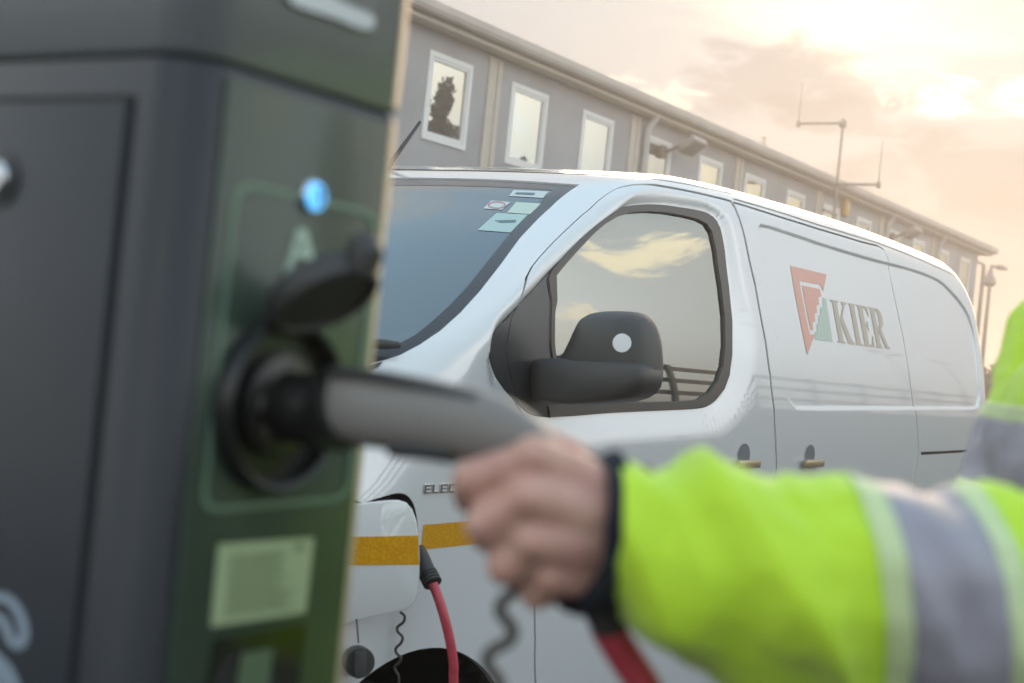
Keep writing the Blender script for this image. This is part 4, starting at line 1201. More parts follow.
bm = bmesh.new(); add_box(bm, (lc[0] - .0072, lc[1] - .0045, lc[2] - .0007), (lc[0] - .0066, lc[1] + .0045, lc[2] + .0007)); bm_obj('keyhole', bm, M['paint_gap'], lk)
def ribbon(L, wpx, name, parent):
    P_ = catmull(L, 6); V = []; F = []
    for i, p in enumerate(P_):
        t = P_[min(i + 1, len(P_) - 1)] - P_[max(i - 1, 0)]; t = t / np.linalg.norm(t); n = np.array([-t[1], t[0]])
        for s_ in (1, -1): V.append(on_x(*(p + n * wpx * .5 * s_), XL - .0038))
    k = len(P_)
    for i in range(k - 1): F.append((2 * i, 2 * i + 1, 2 * i + 3, 2 * i + 2))
    n = len(V); V += [v + np.array([.0004, 0, 0]) for v in V]; F += [tuple(n + i for i in f[::-1]) for f in F]
    bm = bmesh.new(); add_mesh(bm, V, F); return bm_obj(name, bm, M['white_paint_print'], parent)
ribbon([(-40, 622), (-22, 604), (-4, 597), (10, 601), (21, 617), (24, 636), (19, 645), (11, 640), (5, 625), (-4, 617), (-16, 622), (-20, 640), (-6, 655), (8, 670), (16, 690), (18, 715), (5, 735), (-20, 740)], 9, 'loop_emblem', sdoor)
ribbon([(-30, 668), (-14, 664), (-2, 674), (4, 690), (2, 710), (-12, 716)], 9, 'loop_emblem', sdoor)
# ================================================================== THE CABLE AND THE PERSON PLUGGING IT IN
M['conn_grey'] = mat('plug_grey_grip', (.205, .19, .18), .45, bump=.2, bump_scale=500)
cab = empty('charging_cable', (SX[0], YC - .15, 1.3)); tag(cab, 'red charging cable with a grey plug held in the post socket, running to the van', 'charging cable')
pt = lambda x, y, d: at_d(x, y, d)
dS = (SX - CAM) @ CF
ax0 = SX + np.array([0, -.004, 0]); yax = np.array([.02, -1, -.01])
barrel = [ax0, SX + np.array([.001, -.03, 0]), SX + np.array([.002, -.052, -.001])]
bm = bmesh.new(); add_tube(bm, barrel, [.0205, .0205, .0215], 28); 
plug = bm_obj('plug', bm, M['black_gloss'], cab, True, 40)
G = [SX + np.array([.002, -.050, -.001]), pt(352, 405, .782), pt(380, 411, .768), pt(420, 416, .756), pt(460, 423, .748), pt(497, 434, .744), pt(528, 458, .744), pt(552, 495, .746), pt(570, 528, .748), pt(581, 554, .75), pt(591, 578, .752)]
Gs = catmull(G, 5); rad0 = [.0215, .0212, .0203, .0196, .0190, .0186, .0175, .0170, .0155, .0135, .0110]
radS = [float(np.interp(i / 5, range(len(rad0)), rad0)) for i in range(len(Gs))]
bm = bmesh.new(); add_tube(bm, Gs, [(r * .82, r) for r in radS], 24, .85); body_grip = bm_obj('grip', bm, M['conn_grey'], plug, True, 50)
bm = bmesh.new(); add_tube(bm, [G[0] + np.array([0, .006, 0]), G[0] * .5 + G[1] * .5, G[1] * .9 + G[2] * .1], [.0222, .0226, .0222], 28); bm_obj('collar', bm, M['black_gloss'], plug, True, 40)
# dark thumb release along the top and rubber pad below
top = [pt(340, 372.5, .778), pt(372, 375, .766), pt(400, 379.5, .757), pt(440, 388, .75), pt(480, 398, .746)]
bm = bmesh.new(); add_tube(bm, catmull(top, 4), [(.012, .0035)] * 17, 12); bm_obj('release_strip', bm, M['black_plastic'], plug, True, 50)
bot = [pt(398, 449, .757), pt(425, 451, .75), pt(455, 455, .745)]
bm = bmesh.new(); add_tube(bm, catmull(bot, 4), [(.013, .005)] * 9, 12); bm_obj('trigger', bm, M['black_plastic'], plug, True, 50)
bm = bmesh.new(); add_tube(bm, [pt(592, 580, .752), pt(602, 606, .752), pt(612, 632, .752)], [.0112, .0108, .0098], 16); bm_obj('strain_relief', bm, M['black_plastic'], plug, True, 50)
# red sheath: from the plug down to the tarmac, in a loop, and up into the van's charging bay
ve = edge.copy(); dv = (edge - CAM) @ CF
vp = [at_d(421, 560, dv - .02), at_d(428, 574, dv - .06), at_d(433, 584, dv - .075)]
vc = [vp[2], at_d(441, 606, dv - .09), at_d(449, 636, dv - .09), at_d(453.5, 664, dv - .085), at_d(455, 700, dv - .08)]
e_ = vc[-1]
path = [pt(606, 626, .752), pt(622, 652, .755), pt(645, 688, .76), pt(668, 735, .77), pt(686, 790, .78), pt(698, 860, .79)]
l_ = path[-1]
path += [np.array([l_[0] + .01, l_[1] + .01, .9]), np.array([l_[0] + .02, l_[1] + .03, .7]), np.array([l_[0] + .03, l_[1] + .05, .5]), np.array([l_[0] + .05, l_[1] + .09, .3]), np.array([l_[0] + .11, l_[1] + .18, .09]), np.array([1.05, .72, .014]), np.array([1.45, .95, .013]), np.array([1.85, 1.0, .013]), np.array([e_[0] + .02, e_[1] - .18, .10]), np.array([e_[0] + .03, e_[1] - .06, .38])]
path += vc[::-1]
cpath = catmull(path, 8)
tube_obj('sheath', cpath, .0094, M['red_cable'], cab, 16)
bm = bmesh.new(); add_tube(bm, [vp[0] + np.array([0, .10, .03]), at_d(415, 553, dv + .03), vp[0], vp[1], vp[2]], [.028, .026, .0185, .0165, .0145], 20)
vpl = bm_obj('vehicle_plug', bm, M['black_plastic'], cab, True, 50)
bm = bmesh.new()
for i in range(4):
    a = vp[1] * (1 - i / 3.5) + vp[2] * (i / 3.5); t_ = (vp[2] - vp[1]); t_ /= np.linalg.norm(t_); add_tube(bm, [a - t_ * .0022, a + t_ * .0022], .0185, 16)
bm_obj('ribs', bm, M['black_plastic'], vpl, True, 40)
# cord of the plug's own cap, hanging below the fist
cc = catmull([(517, 590), (510, 595), (501, 603), (500, 612), (508, 622), (513, 631), (510, 640), (500, 646), (489, 653), (487, 663), (493, 672), (500, 683), (497, 700), (490, 712)], 5)
tube_obj('cap_tether', [pt(x, y, .715) for x, y in cc], .0032, M['cord_brown'], cab, 10)

# ---------------------------------------------------------------- person
def capsule(bm, a, b, ra, rb, n=18, m=6):
    a = Vector(a); b = Vector(b); t = (b - a); L = t.length; t.normalize()
    P_, R_ = [], []
    for k in range(m + 1):
        th = math.pi / 2 * (1 - k / m); P_.append(a - t * ra * math.sin(th)); R_.append(max(ra * math.cos(th), 1e-4))
    for k in range(m + 1):
        th = math.pi / 2 * k / m; P_.append(b + t * rb * math.sin(th)); R_.append(max(rb * math.cos(th), 1e-4))
    add_tube(bm, P_, R_, n)
def ellipsoid(bm, c, r, rot=None, n=20):
    q = bmesh.ops.create_uvsphere(bm, u_segments=n, v_segments=n // 2, radius=1.0)
    for v in q['verts']:
        p = Vector((v.co.x * r[0], v.co.y * r[1], v.co.z * r[2])); v.co = (rot @ p if rot else p) + Vector(c)
def fuse(name, bm, voxel, smooth=4, fac=.5):
    """one continuous skin out of overlapping closed solids"""
    bmesh.ops.recalc_face_normals(bm, faces=bm.faces)
    me = bpy.data.meshes.new(name); bm.to_mesh(me); bm.free()
    o = bpy.data.objects.new(name, me); COL.objects.link(o)
    r = o.modifiers.new('r', 'REMESH'); r.mode = 'VOXEL'; r.voxel_size = voxel; r.use_smooth_shade = True
    if smooth:
        s = o.modifiers.new('s', 'SMOOTH'); s.iterations = smooth; s.factor = fac
    dg = bpy.context.evaluated_depsgraph_get(); dg.update()
    me2 = bpy.data.meshes.new_from_object(o.evaluated_get(dg)); bpy.data.objects.remove(o)
    me2.name = name; me2.polygons.foreach_set('use_smooth', [True] * len(me2.polygons))
    return me2

person = empty('person', (1.25, .16, 0))
tag(person, 'person in a lime yellow hi-vis jacket pushing the grey plug into the post', 'person')
M['skin'] = mat('skin', (.58, .35, .275), .5, sss=.25, noise_amt=.22, noise_scale=38, base2=(.50, .25, .215), bump=.25, bump_scale=300)
M['hivis'] = mat('hi_vis_lime_fabric', (.53, .80, .025), .75, noise_amt=.10, noise_scale=14, bump=.35, bump_scale=700, sheen=.3)
M['band'] = mat('silver_reflective_band', (.33, .31, .36), .42, noise_amt=.08, noise_scale=30, bump=.2, bump_scale=900)
M['band_edge'] = mat('pale_band_edging', (.56, .66, .36), .6)
M['cuff'] = mat('navy_cuff', (.012, .016, .028), .85)
M['navy'] = mat('navy_trousers', (.02, .025, .04), .85, bump=.3, bump_scale=300)
M['boot'] = mat('black_boots', (.02, .018, .016), .6)
M['hair'] = mat('short_brown_hair', (.05, .032, .02), .7, bump=.8, bump_scale=400)

wrist = pt(612, 537, .728); elbow = wrist + (pt(1010, 596, .755) - wrist) / np.linalg.norm(pt(1010, 596, .755) - wrist) * .265
fdir = np.array([-.6, .8, 0]); rdir = np.array([.8, .6, 0]); cen = np.array([1.262 + .064 * _R[0], .222 + .064 * _R[1], 0])
shL = cen - rdir * .185 + fdir * .02 + np.array([0, 0, 1.43]); shR = cen + rdir * .185 + np.array([0, 0, 1.43])
elbR = shR + np.array([.03, .02, -.29]); wrR = elbR + fdir * .12 + np.array([0, 0, -.22])
nk = cen + np.array([0, 0, 1.50]); hd = cen + fdir * .03 + np.array([0, 0, 1.66])
hips = cen + np.array([0, 0, .93])
footL = cen - rdir * .11 + fdir * .10; footR = cen + rdir * .13 - fdir * .06
kL = (hips - rdir * .09) * .5 + (footL + np.array([0, 0, .08])) * .5 + fdir * .03; kR = (hips + rdir * .09) * .5 + (footR + np.array([0, 0, .08])) * .5 + fdir * .03

def hand(bm, J, palm):
    for chain in J:
        for i in range(len(chain) - 1):
            capsule(bm, chain[i][0], chain[i + 1][0], chain[i][1], chain[i + 1][1], 14, 4)
bm = bmesh.new()
# left hand: knuckles toward the lens, fingers closing round the grip, thumb over its far side
MC = [pt(533, 458, .702), pt(529, 498, .694), pt(532, 541, .696), pt(548, 577, .706)]
W4 = [pt(607, 500, .728), pt(608, 522, .722), pt(608, 546, .722), pt(606, 570, .728)]
PIP = [pt(472, 480, .708), pt(485, 525, .700), pt(506, 566, .702), pt(537, 593, .712)]
DIP = [pt(470, 497, .735), pt(489, 536, .732), pt(512, 570, .733), pt(540, 594, .736)]
TIP = [pt(489, 500, .757), pt(512, 536, .760), pt(532, 569, .762), pt(556, 592, .762)]
fr_ = [.0103, .0105, .0100, .0088]
for i in range(4):
    r = fr_[i]
    capsule(bm, W4[i], MC[i], .0175, r * 1.12, 16, 5)
    capsule(bm, MC[i], MC[i] * .72 + PIP[i] * .28, r * 1.14, r * .90, 16, 5)
    capsule(bm, MC[i] * .72 + PIP[i] * .28, PIP[i], r * .90, r * 1.02, 16, 5)
    capsule(bm, MC[i] - CF * .004, MC[i] * .9 + W4[i] * .1 - CF * .003, r * .9, r * .7, 12, 4)
    capsule(bm, PIP[i], DIP[i], r * 1.0, r * .88, 16, 5)
    capsule(bm, DIP[i], TIP[i], r * .88, r * .74, 16, 5)
    if i < 3: capsule(bm, (W4[i] + W4[i + 1]) / 2, (MC[i] + MC[i + 1]) / 2 * .90 + wrist * .10 + CF * .007, .016, .0095, 14, 4)
# palm mass behind the knuckles, heel, thumb
capsule(bm, pt(600, 520, .742), pt(560, 500, .728), .022, .016, 16, 5); capsule(bm, pt(600, 550, .742), pt(572, 560, .732), .022, .015, 16, 5)
TH = [pt(600, 500, .748), pt(562, 462, .760), pt(522, 437, .774), pt(488, 428, .775)]
capsule(bm, TH[0], TH[1], .019, .0145, 16, 5); capsule(bm, TH[1], TH[2], .0140, .0115, 16, 5); capsule(bm, TH[2], TH[3], .0112, .0085, 16, 5)
capsule(bm, TH[0], MC[0] * .6 + TH[1] * .4, .017, .011, 14, 4)
# wrist and forearm
capsule(bm, pt(598, 536, .732), wrist, .027, .026); capsule(bm, wrist, elbow, .027, .042); capsule(bm, elbow, shL, .042, .048)
# far hand, hanging slightly curled
capsule(bm, shR, elbR, .048, .042); capsule(bm, elbR, wrR, .040, .027)
dn = fdir * .25 + np.array([0, 0, -1.0]); dn /= np.linalg.norm(dn); sdv = fdir
pb = wrR + dn * .09
for i in range(4):
    o_ = sdv * (.028 - .019 * i); L_ = (.078, .086, .080, .062)[i]
    capsule(bm, wrR + o_ * .6, pb + o_, .014, .0105, 12, 4)
    k1 = pb + o_ + dn * L_ * .45; k2 = k1 + (dn * .8 - rdir * .5) * L_ * .33; k3 = k2 + (dn * .5 - rdir * .8) * L_ * .28
    capsule(bm, pb + o_, k1, .0098, .009, 12, 4); capsule(bm, k1, k2, .009, .0082, 12, 4); capsule(bm, k2, k3, .0082, .007, 12, 4)
t1 = wrR + dn * .035 + sdv * .03; t2 = t1 + (dn * .8 + sdv * .6) * .04 - rdir * .01; t3 = t2 + (dn * .95 + sdv * .2) * .032 - rdir * .008
capsule(bm, wrR + sdv * .012, t1, .017, .014, 12, 4); capsule(bm, t1, t2, .0125, .0105, 12, 4); capsule(bm, t2, t3, .0105, .008, 12, 4)
# trunk, neck, head with a face
rotf = Matrix((( rdir[0], fdir[0], 0), (rdir[1], fdir[1], 0), (0, 0, 1)))
ellipsoid(bm, cen + np.array([0, 0, 1.22]), (.15, .10, .23), rotf); ellipsoid(bm, hips + np.array([0, 0, .02]), (.15, .10, .14), rotf)
capsule(bm, shL, shR, .05, .05); capsule(bm, cen + np.array([0, 0, 1.40]), nk + np.array([0, 0, .05]), .065, .056)
capsule(bm, nk, hd + np.array([0, 0, -.04]), .056, .056)
rotf = Matrix((( rdir[0], fdir[0], 0), (rdir[1], fdir[1], 0), (0, 0, 1)))
ellipsoid(bm, hd + np.array([0, 0, .02]), (.074, .094, .105), rotf, 28); ellipsoid(bm, hd + fdir * .028 + np.array([0, 0, -.055]), (.055, .062, .058), rotf)
hp = lambda r_, f_, z_: hd + rdir * r_ + fdir * f_ + np.array([0, 0, z_])
capsule(bm, hp(0, .086, .012), hp(0, .100, -.022), .009, .012, 12, 4); capsule(bm, hp(-.014, .086, -.028), hp(.014, .086, -.028), .009, .009, 12, 4); ellipsoid(bm, hp(0, .094, -.058), (.024, .010, .006), rotf); ellipsoid(bm, hp(0, .092, -.070), (.021, .010, .007), rotf)
capsule(bm, hp(-.036, .082, .022), hp(.036, .082, .022), .009, .009, 12, 4); ellipsoid(bm, hp(0, .074, -.098), (.024, .018, .014), rotf)
for s_ in (-1, 1):
    ellipsoid(bm, hp(.077 * s_, -.005, -.012), (.010, .020, .032), rotf)
# legs inside the trousers
for a, k_, f_ in ((hips - rdir * .09, kL, footL), (hips + rdir * .09, kR, footR)):
    capsule(bm, a, k_, .08, .055); capsule(bm, k_, f_ + np.array([0, 0, .09]), .052, .035)
    capsule(bm, f_ + np.array([0, 0, .06]), f_ + fdir * .12 + np.array([0, 0, .04]), .035, .03)
me = fuse('body', bm, .0027, 2, .4)
bodyo = link('body', me, M['skin'], person)
# eyes
M['eye'] = mat('eye_white', (.7, .68, .65), .2)
bm = bmesh.new()
for s_ in (-1, 1): ellipsoid(bm, hp(.031 * s_, .0735, .004), (.0115, .0115, .0115), None, 14)
bm_obj('eyes', bm, M['eye'], bodyo, True)
bm = bmesh.new(); ellipsoid(bm, hp(0, -.014, .040), (.079, .094, .098), rotf, 26)
for v in list(bm.verts):
    q_ = Vector(v.co) - Vector(hd); 
    k_ = min(max((.075 - q_.z) / .05, 0), 1); v.co -= Vector(fdir) * (max(q_.dot(Vector(fdir)) + .01, 0) * .9 * k_)
me = fuse('hair', bm, .006, 2); link('hair', me, M['hair'], person)

# ---------------------------------------------------------------- jacket
def sleeve_path(a, b, c, ra):
    return None
axis = elbow - wrist; axL = np.linalg.norm(axis); axis /= axL
cu0 = pt(618, 538, .728)
A1 = pt(640, 541, .730); A2 = pt(700, 563, .734); A3 = pt(790, 590, .740); A4 = pt(870, 598, .745); A5 = pt(950, 597, .752); A6 = elbow + axis * .01
bm = bmesh.new()
capsule(bm, A1, A2, .0425, .0545); capsule(bm, A2, A3, .0545, .0690); capsule(bm, A3, A4, .0690, .0670); capsule(bm, A4, A5, .0630, .0660); capsule(bm, A5, A6, .0660, .070); capsule(bm, A6, shL, .069, .084)
capsule(bm, pt(588, 532, .728), A1, .0405, .0425)
capsule(bm, shR, elbR, .082, .066); capsule(bm, elbR, wrR + (elbR - wrR) * .12, .064, .048)
rt3 = Matrix(((rdir[0], fdir[0], 0), (rdir[1], fdir[1], 0), (0, 0, 1)))
for z, rw, rdp in ((1.34, .205, .135), (1.22, .205, .150), (1.08, .21, .155), (.96, .215, .15), (.88, .215, .148)):
    ellipsoid(bm, cen + np.array([0, 0, z]) + fdir * (.012 if z > 1 else 0), (rw, rdp, .13), rt3, 30)
capsule(bm, shR + np.array([0, 0, -.02]), cen + fdir * .05 + rdir * .085 + np.array([0, 0, 1.22]), .085, .115); capsule(bm, shL + np.array([0, 0, -.02]), cen + fdir * .05 - rdir * .085 + np.array([0, 0, 1.22]), .085, .115)
capsule(bm, shL, nk + np.array([0, 0, -.03]), .075, .072); capsule(bm, shR, nk + np.array([0, 0, -.03]), .075, .072)
capsule(bm, nk + np.array([0, 0, -.05]), nk + np.array([0, 0, .035]), .078, .072)
me = fuse('jacket', bm, .0042, 5, .5)
# folds in the cloth: broad diagonal ones along the sleeve and a finer crumple
bm = bmesh.new(); bm.from_mesh(me); bm.normal_update()
ax_v = Vector(axis); wv = Vector(wrist)
for v in bm.verts:
    q_ = v.co - wv; t = q_.dot(ax_v); rad = (q_ - ax_v * t).length
    n1_ = noise.noise(Vector((t * 13 + q_.z * 7, q_.z * 9 + t * 8, q_.y * 6)))
    n2_ = noise.noise(v.co * 24)
    n3_ = noise.noise(Vector((v.co.x * 7, v.co.y * 7, v.co.z * 15)) + Vector((5, 2, 9)))
    amp = .0125 if rad < .12 else .007
    fold = (abs(n1_) - .20) * 1.30 + .34 * (abs(noise.noise(Vector((t * 34 + q_.z * 20, q_.z * 22 - t * 12, q_.y * 18)))) - .2)
    v.co += v.normal * (-amp * fold * 1.25 + .0034 * n2_ + amp * .9 * n3_)
# flatten the hem and cuff
hz_ = .80
def slice_(bm, co, no):
    return bmesh.ops.bisect_plane(bm, geom=bm.verts[:] + bm.edges[:] + bm.faces[:], plane_co=tuple(co), plane_no=tuple(no))
cuffc = pt(604, 535, .73)
bmesh.ops.bisect_plane(bm, geom=bm.verts[:] + bm.edges[:] + bm.faces[:], plane_co=tuple(cuffc), plane_no=tuple(-axis), clear_outer=False)
dele = [v for v in bm.verts if (v.co - Vector(cuffc)).dot(Vector(axis)) < -1e-5 and (v.co - Vector(cuffc)).length < .12]
bmesh.ops.delete(bm, geom=dele, context='VERTS')
B0, B1, B2, B3 = (pt(876, 580, .69), pt(902, 580, .69), pt(1003, 590, .69), pt(1030, 592, .69)); bn = CX * .99 + CY * .10
for b_ in (B0, B1, B2, B3): slice_(bm, b_, bn)
Zb = [1.288, 1.303, 1.360, 1.374]
for z in Zb: slice_(bm, (0, 0, z), (0, 0, 1))
Zc = [.965, .98, 1.035, 1.05]
for z in Zc: slice_(bm, (0, 0, z), (0, 0, 1))
bm.normal_update()
jme = bpy.data.meshes.new('jacket'); bm.to_mesh(jme); jme.polygons.foreach_set('use_smooth', [True] * len(jme.polygons))
jacket = link('jacket', jme, M['hivis'], person)
so_ = jacket.modifiers.new('cloth_thickness', 'SOLIDIFY'); so_.thickness = .003; so_.offset = -1
def band(name, test, m, off):
    b2 = bm.copy(); kill = [f for f in b2.faces if not test(f.calc_center_median())]
    bmesh.ops.delete(b2, geom=kill, context='FACES')
    for v in b2.verts: v.co += v.normal * off
    # give the tape a thickness
    me_ = bpy.data.meshes.new(name); b2.to_mesh(me_); b2.free(); me_.polygons.foreach_set('use_smooth', [True] * len(me_.polygons))
    o = link(name, me_, m, jacket); s2_ = o.modifiers.new('tape', 'SOLIDIFY'); s2_.thickness = .0012; s2_.offset = -1
    return o
av = Vector(axis)
tt = lambda c_: (c_ - wv).dot(av)
bnv = Vector(bn); ts = lambda c_: (c_ - wv).dot(bnv)
tb = [ts(Vector(b_)) for b_ in (B0, B1, B2, B3)]
mid = Vector((wrist + elbow) / 2)
near_arm = lambda c_: (c_ - wv - av * tt(c_)).length < .092 and tt(c_) < axL + .06 and (c_ - Vector(cen + np.array([0, 0, c_.z]))).length > .22
band('sleeve_band', lambda c_: near_arm(c_) and tb[1] < ts(c_) < tb[2], M['band'], .0016)
band('sleeve_band_edging', lambda c_: near_arm(c_) and (tb[0] < ts(c_) < tb[1] or tb[2] < ts(c_) < tb[3]), M['band_edge'], .0016)
not_arm = lambda c_: not (tt(c_) < axL + .09 and (c_ - wv - av * tt(c_)).length < .11)
for Zs in (Zb, Zc):
    band('chest_band', lambda c_: not_arm(c_) and Zs[1] < c_.z < Zs[2], M['band'], .0016)
    band('chest_band_edging', lambda c_: not_arm(c_) and (Zs[0] < c_.z < Zs[1] or Zs[2] < c_.z < Zs[3]), M['band_edge'], .0016)
bm.free()
# dark inner cuff
cv = catmull([pt(582, 530, .727), pt(588, 531, .728), pt(597, 534, .729), pt(610, 536, .731), pt(636, 541, .733)], 3)
V, F = tube_data(cv, [.0385 + .0010 * math.sin(i * 1.3) for i in range(len(cv))], 36, False)
bm = bmesh.new(); add_mesh(bm, V, F); cf_ = bm_obj('cuff', bm, M['cuff'], person, True); sm = cf_.modifiers.new('cloth_thickness', 'SOLIDIFY'); sm.thickness = .005
# trousers, boots
bm = bmesh.new(); ellipsoid(bm, hips, (.185, .135, .14), rt3)
for a, k_, f_ in ((hips - rdir * .095, kL, footL), (hips + rdir * .095, kR, footR)):
    capsule(bm, a, k_, .098, .078); capsule(bm, k_, f_ + np.array([0, 0, .13]), .075, .070)
me = fuse('trousers', bm, .009, 3); link('trousers', me, M['navy'], person)
for f_ in (footL, footR):
    bm = bmesh.new(); capsule(bm, f_ + np.array([0, 0, .05]), f_ + np.array([0, 0, .20]), .050, .055); capsule(bm, f_ - fdir * .03 + np.array([0, 0, .045]), f_ + fdir * .17 + np.array([0, 0, .040]), .045, .040)
    me = fuse('boot', bm, .006, 2)
    for v in me.vertices: v.co.z = max(v.co.z, .004)
    link('boot', me, M['boot'], person)
# ================================================================== HAZE ADDED FOR A LENS-FLARE GLOW
hm = bpy.data.materials.new('flare_glow_haze'); hm.use_nodes = True; nt = hm.node_tree; nt.nodes.clear()
pv = nt.nodes.new('ShaderNodeVolumePrincipled'); pv.inputs['Color'].default_value = (.92, .86, .80, 1); pv.inputs['Density'].default_value = .0090; pv.inputs['Anisotropy'].default_value = .72  # haze added to spread the warm veiling glow of lens flare
o_ = nt.nodes.new('ShaderNodeOutputMaterial'); nt.links.new(pv.outputs[0], o_.inputs['Volume'])
bm = bmesh.new(); add_box(bm, (-310, -310, -1), (310, 310, 9.4)); hz = bm_obj('haze', bm, hm); tag(hz, kind='stuff')
# ================================================================== GROUND AND WHAT STANDS BEHIND THE PHOTOGRAPHER
M['asphalt'] = mat('asphalt', (.055, .054, .053), .85, noise_amt=.35, noise_scale=3, bump=.6, bump_scale=250)
bm = bmesh.new()
vs = [bm.verts.new(p) for p in ((-300, -300, 0), (300, -300, 0), (300, 300, 0), (-300, 300, 0))]; bm.faces.new(vs)
tag(bm_obj('ground', bm, M['asphalt']), kind='structure')
# grass bank with a rail fence along its crest; both show in the van's paint and glass
M['grass'] = mat('rough_grass', (.068, .072, .040), .95, noise_amt=.5, noise_scale=2.5, bump=1, bump_scale=60)
FY = -4.5; BANK = 1.5
V = []; F = []; nx = 90
prof = [(-2.2, .002), (-2.7, .25), (-3.3, .75), (-4.0, 1.4), (FY, BANK), (-7, BANK + .05), (-14, BANK), (-22, .003)]
for i in range(nx + 1):
    x = -40 + 120 * i / nx
    for j, (y, z) in enumerate(prof):
        k = 0 if j in (0, len(prof) - 1) else .08
        V.append((x, y, z + k * noise.noise(Vector((x * .5, y * .5, 1))) ))
n_ = len(prof)
for i in range(nx):
    for j in range(n_ - 1): F.append((i * n_ + j, (i + 1) * n_ + j, (i + 1) * n_ + j + 1, i * n_ + j + 1))
tag(mk('grass_bank', V, F, M['grass'], None, True), kind='structure')
M['fence_steel'] = mat('dull_steel_rail', (.11, .105, .10), .5, metal=.4)
fe = empty('rail_fence', (10, FY, BANK)); tag(fe, 'three-rail steel fence along the grass bank facing the van', 'fence')
for h in (.36, .76, 1.16):
    bm = bmesh.new(); add_box(bm, (-38, FY - .02, BANK + h - .07), (78, FY + .034, BANK + h + .07), .008); bm_obj('rail', bm, M['fence_steel'], fe)
for i in range(46):
    x = -37 + 2.5 * i; bm = bmesh.new(); add_box(bm, (x - .06, FY + .035, BANK - .2), (x + .06, FY + .095, BANK + 1.28), .008); bm_obj('post', bm, M['fence_steel'], fe)
def lamp(x, y, h, label):
    o = empty('lamp_post', (x, y, 0)); tag(o, label, 'lamp post', 'double lamp posts beyond the bank')
    tube_obj('pole', [(x, y, 0), (x, y, h)], [.12, .07], M['post'], o, 12)
    for s_ in (-1, 1):
        bm = bmesh.new(); add_tube(bm, [(x, y, h - .1), (x + .5 * s_, y, h + .05), (x + 1.1 * s_, y, h + .1)], .05, 8); ar = bm_obj('arm', bm, M['post'], o, True, 40)
        bm = bmesh.new(); add_box(bm, (min(x + 1.0 * s_, x + 1.9 * s_), y - .2, h + .03), (max(x + 1.0 * s_, x + 1.9 * s_), y + .2, h + .18), .04); bm_obj('lamp_head', bm, M['post'], ar, True, 40)
lamp(53, -12.2, 8.3, 'double-headed lamp post behind the bank, reflected in the van side')
lamp(62, -12.2, 8.4, 'double-headed lamp post further along behind the bank, reflected in the van side')
# trees mirrored in the office windows
M['bark'] = mat('bark', (.06, .045, .035), .9, bump=1, bump_scale=40)
M['leaf'] = mat('evergreen_leaves', (.03, .038, .022), .9, noise_amt=.4, noise_scale=2)
def tree(x, y, h, rad, label, seed, conical=True):
    o = empty('tree', (x, y, 0)); tag(o, label, 'tree', 'trees in the yard')
    tube_obj('trunk', [(x, y, 0), (x + .1, y, h * .4), (x, y + .1, h * .9)], [.24, .16, .04], M['bark'], o, 10)
    r = random.Random(seed); V = []; F = []
    clumps = []
    for k in range(46):
        t = r.random(); z = h * (.14 + .84 * t); rr_ = rad * ((1 - t) ** .75 if conical else math.sqrt(max(0.03, 1 - (2 * t - .9) ** 2)) ) * r.uniform(.35, 1.0); a = r.uniform(0, 6.283)
        clumps.append((Vector((x + rr_ * math.cos(a), y + rr_ * math.sin(a), z)), rad * r.uniform(.16, .3)))
    for (c_, cr) in clumps:
        for i in range(85):
            d_ = Vector((r.gauss(0, 1), r.gauss(0, 1), r.gauss(0, 1))).normalized() * cr * r.random() ** .4; p_ = c_ + d_; s_ = r.uniform(.07, .17)
            u = Vector((r.uniform(-1, 1), r.uniform(-1, 1), r.uniform(-1, 1))).normalized(); w_ = u.orthogonal().normalized()
            b = len(V); V += [p_ - u * s_, p_ + w_ * s_ * .5, p_ + u * s_, p_ - w_ * s_ * .5]; F.append((b, b + 1, b + 2, b + 3))
    mk('crown', V, F, M['leaf'], o, False)
tree(28.6, 2.8, 8.2, 1.7, 'dark evergreen in the yard, mirrored in the nearest office window', 4)
tree(31.2, 3.6, 6.3, .8, 'slim evergreen in the yard, mirrored in the second office window', 8)
# ================================================================== CAMERA, SUN, SKY
cd = bpy.data.cameras.new('camera'); cam = bpy.data.objects.new('camera', cd); COL.objects.link(cam)
cd.sensor_width = 36; cd.lens = FPX * 36 / 1024; cd.clip_start = .05; cd.clip_end = 2000
cam.matrix_world = Matrix(((CX[0], CY[0], -CF[0], 0), (CX[1], CY[1], -CF[1], 0), (CX[2], CY[2], -CF[2], CAM_H), (0, 0, 0, 1)))
cd.dof.use_dof = True; cd.dof.focus_distance = 3.9; cd.dof.aperture_fstop = 5.0; cd.dof.aperture_blades = 0
SC.camera = cam

SUN_EL, SUN_HEAD = math.radians(11), math.radians(17)
sdir = Vector((math.cos(SUN_HEAD) * math.cos(SUN_EL), math.sin(SUN_HEAD) * math.cos(SUN_EL), math.sin(SUN_EL)))
sl = bpy.data.lights.new('sun', 'SUN'); sl.energy = 1.0; sl.angle = math.radians(30); sl.color = (1, .74, .50)
so = bpy.data.objects.new('sun', sl); COL.objects.link(so); so.rotation_euler = sdir.to_track_quat('Z', 'Y').to_euler()

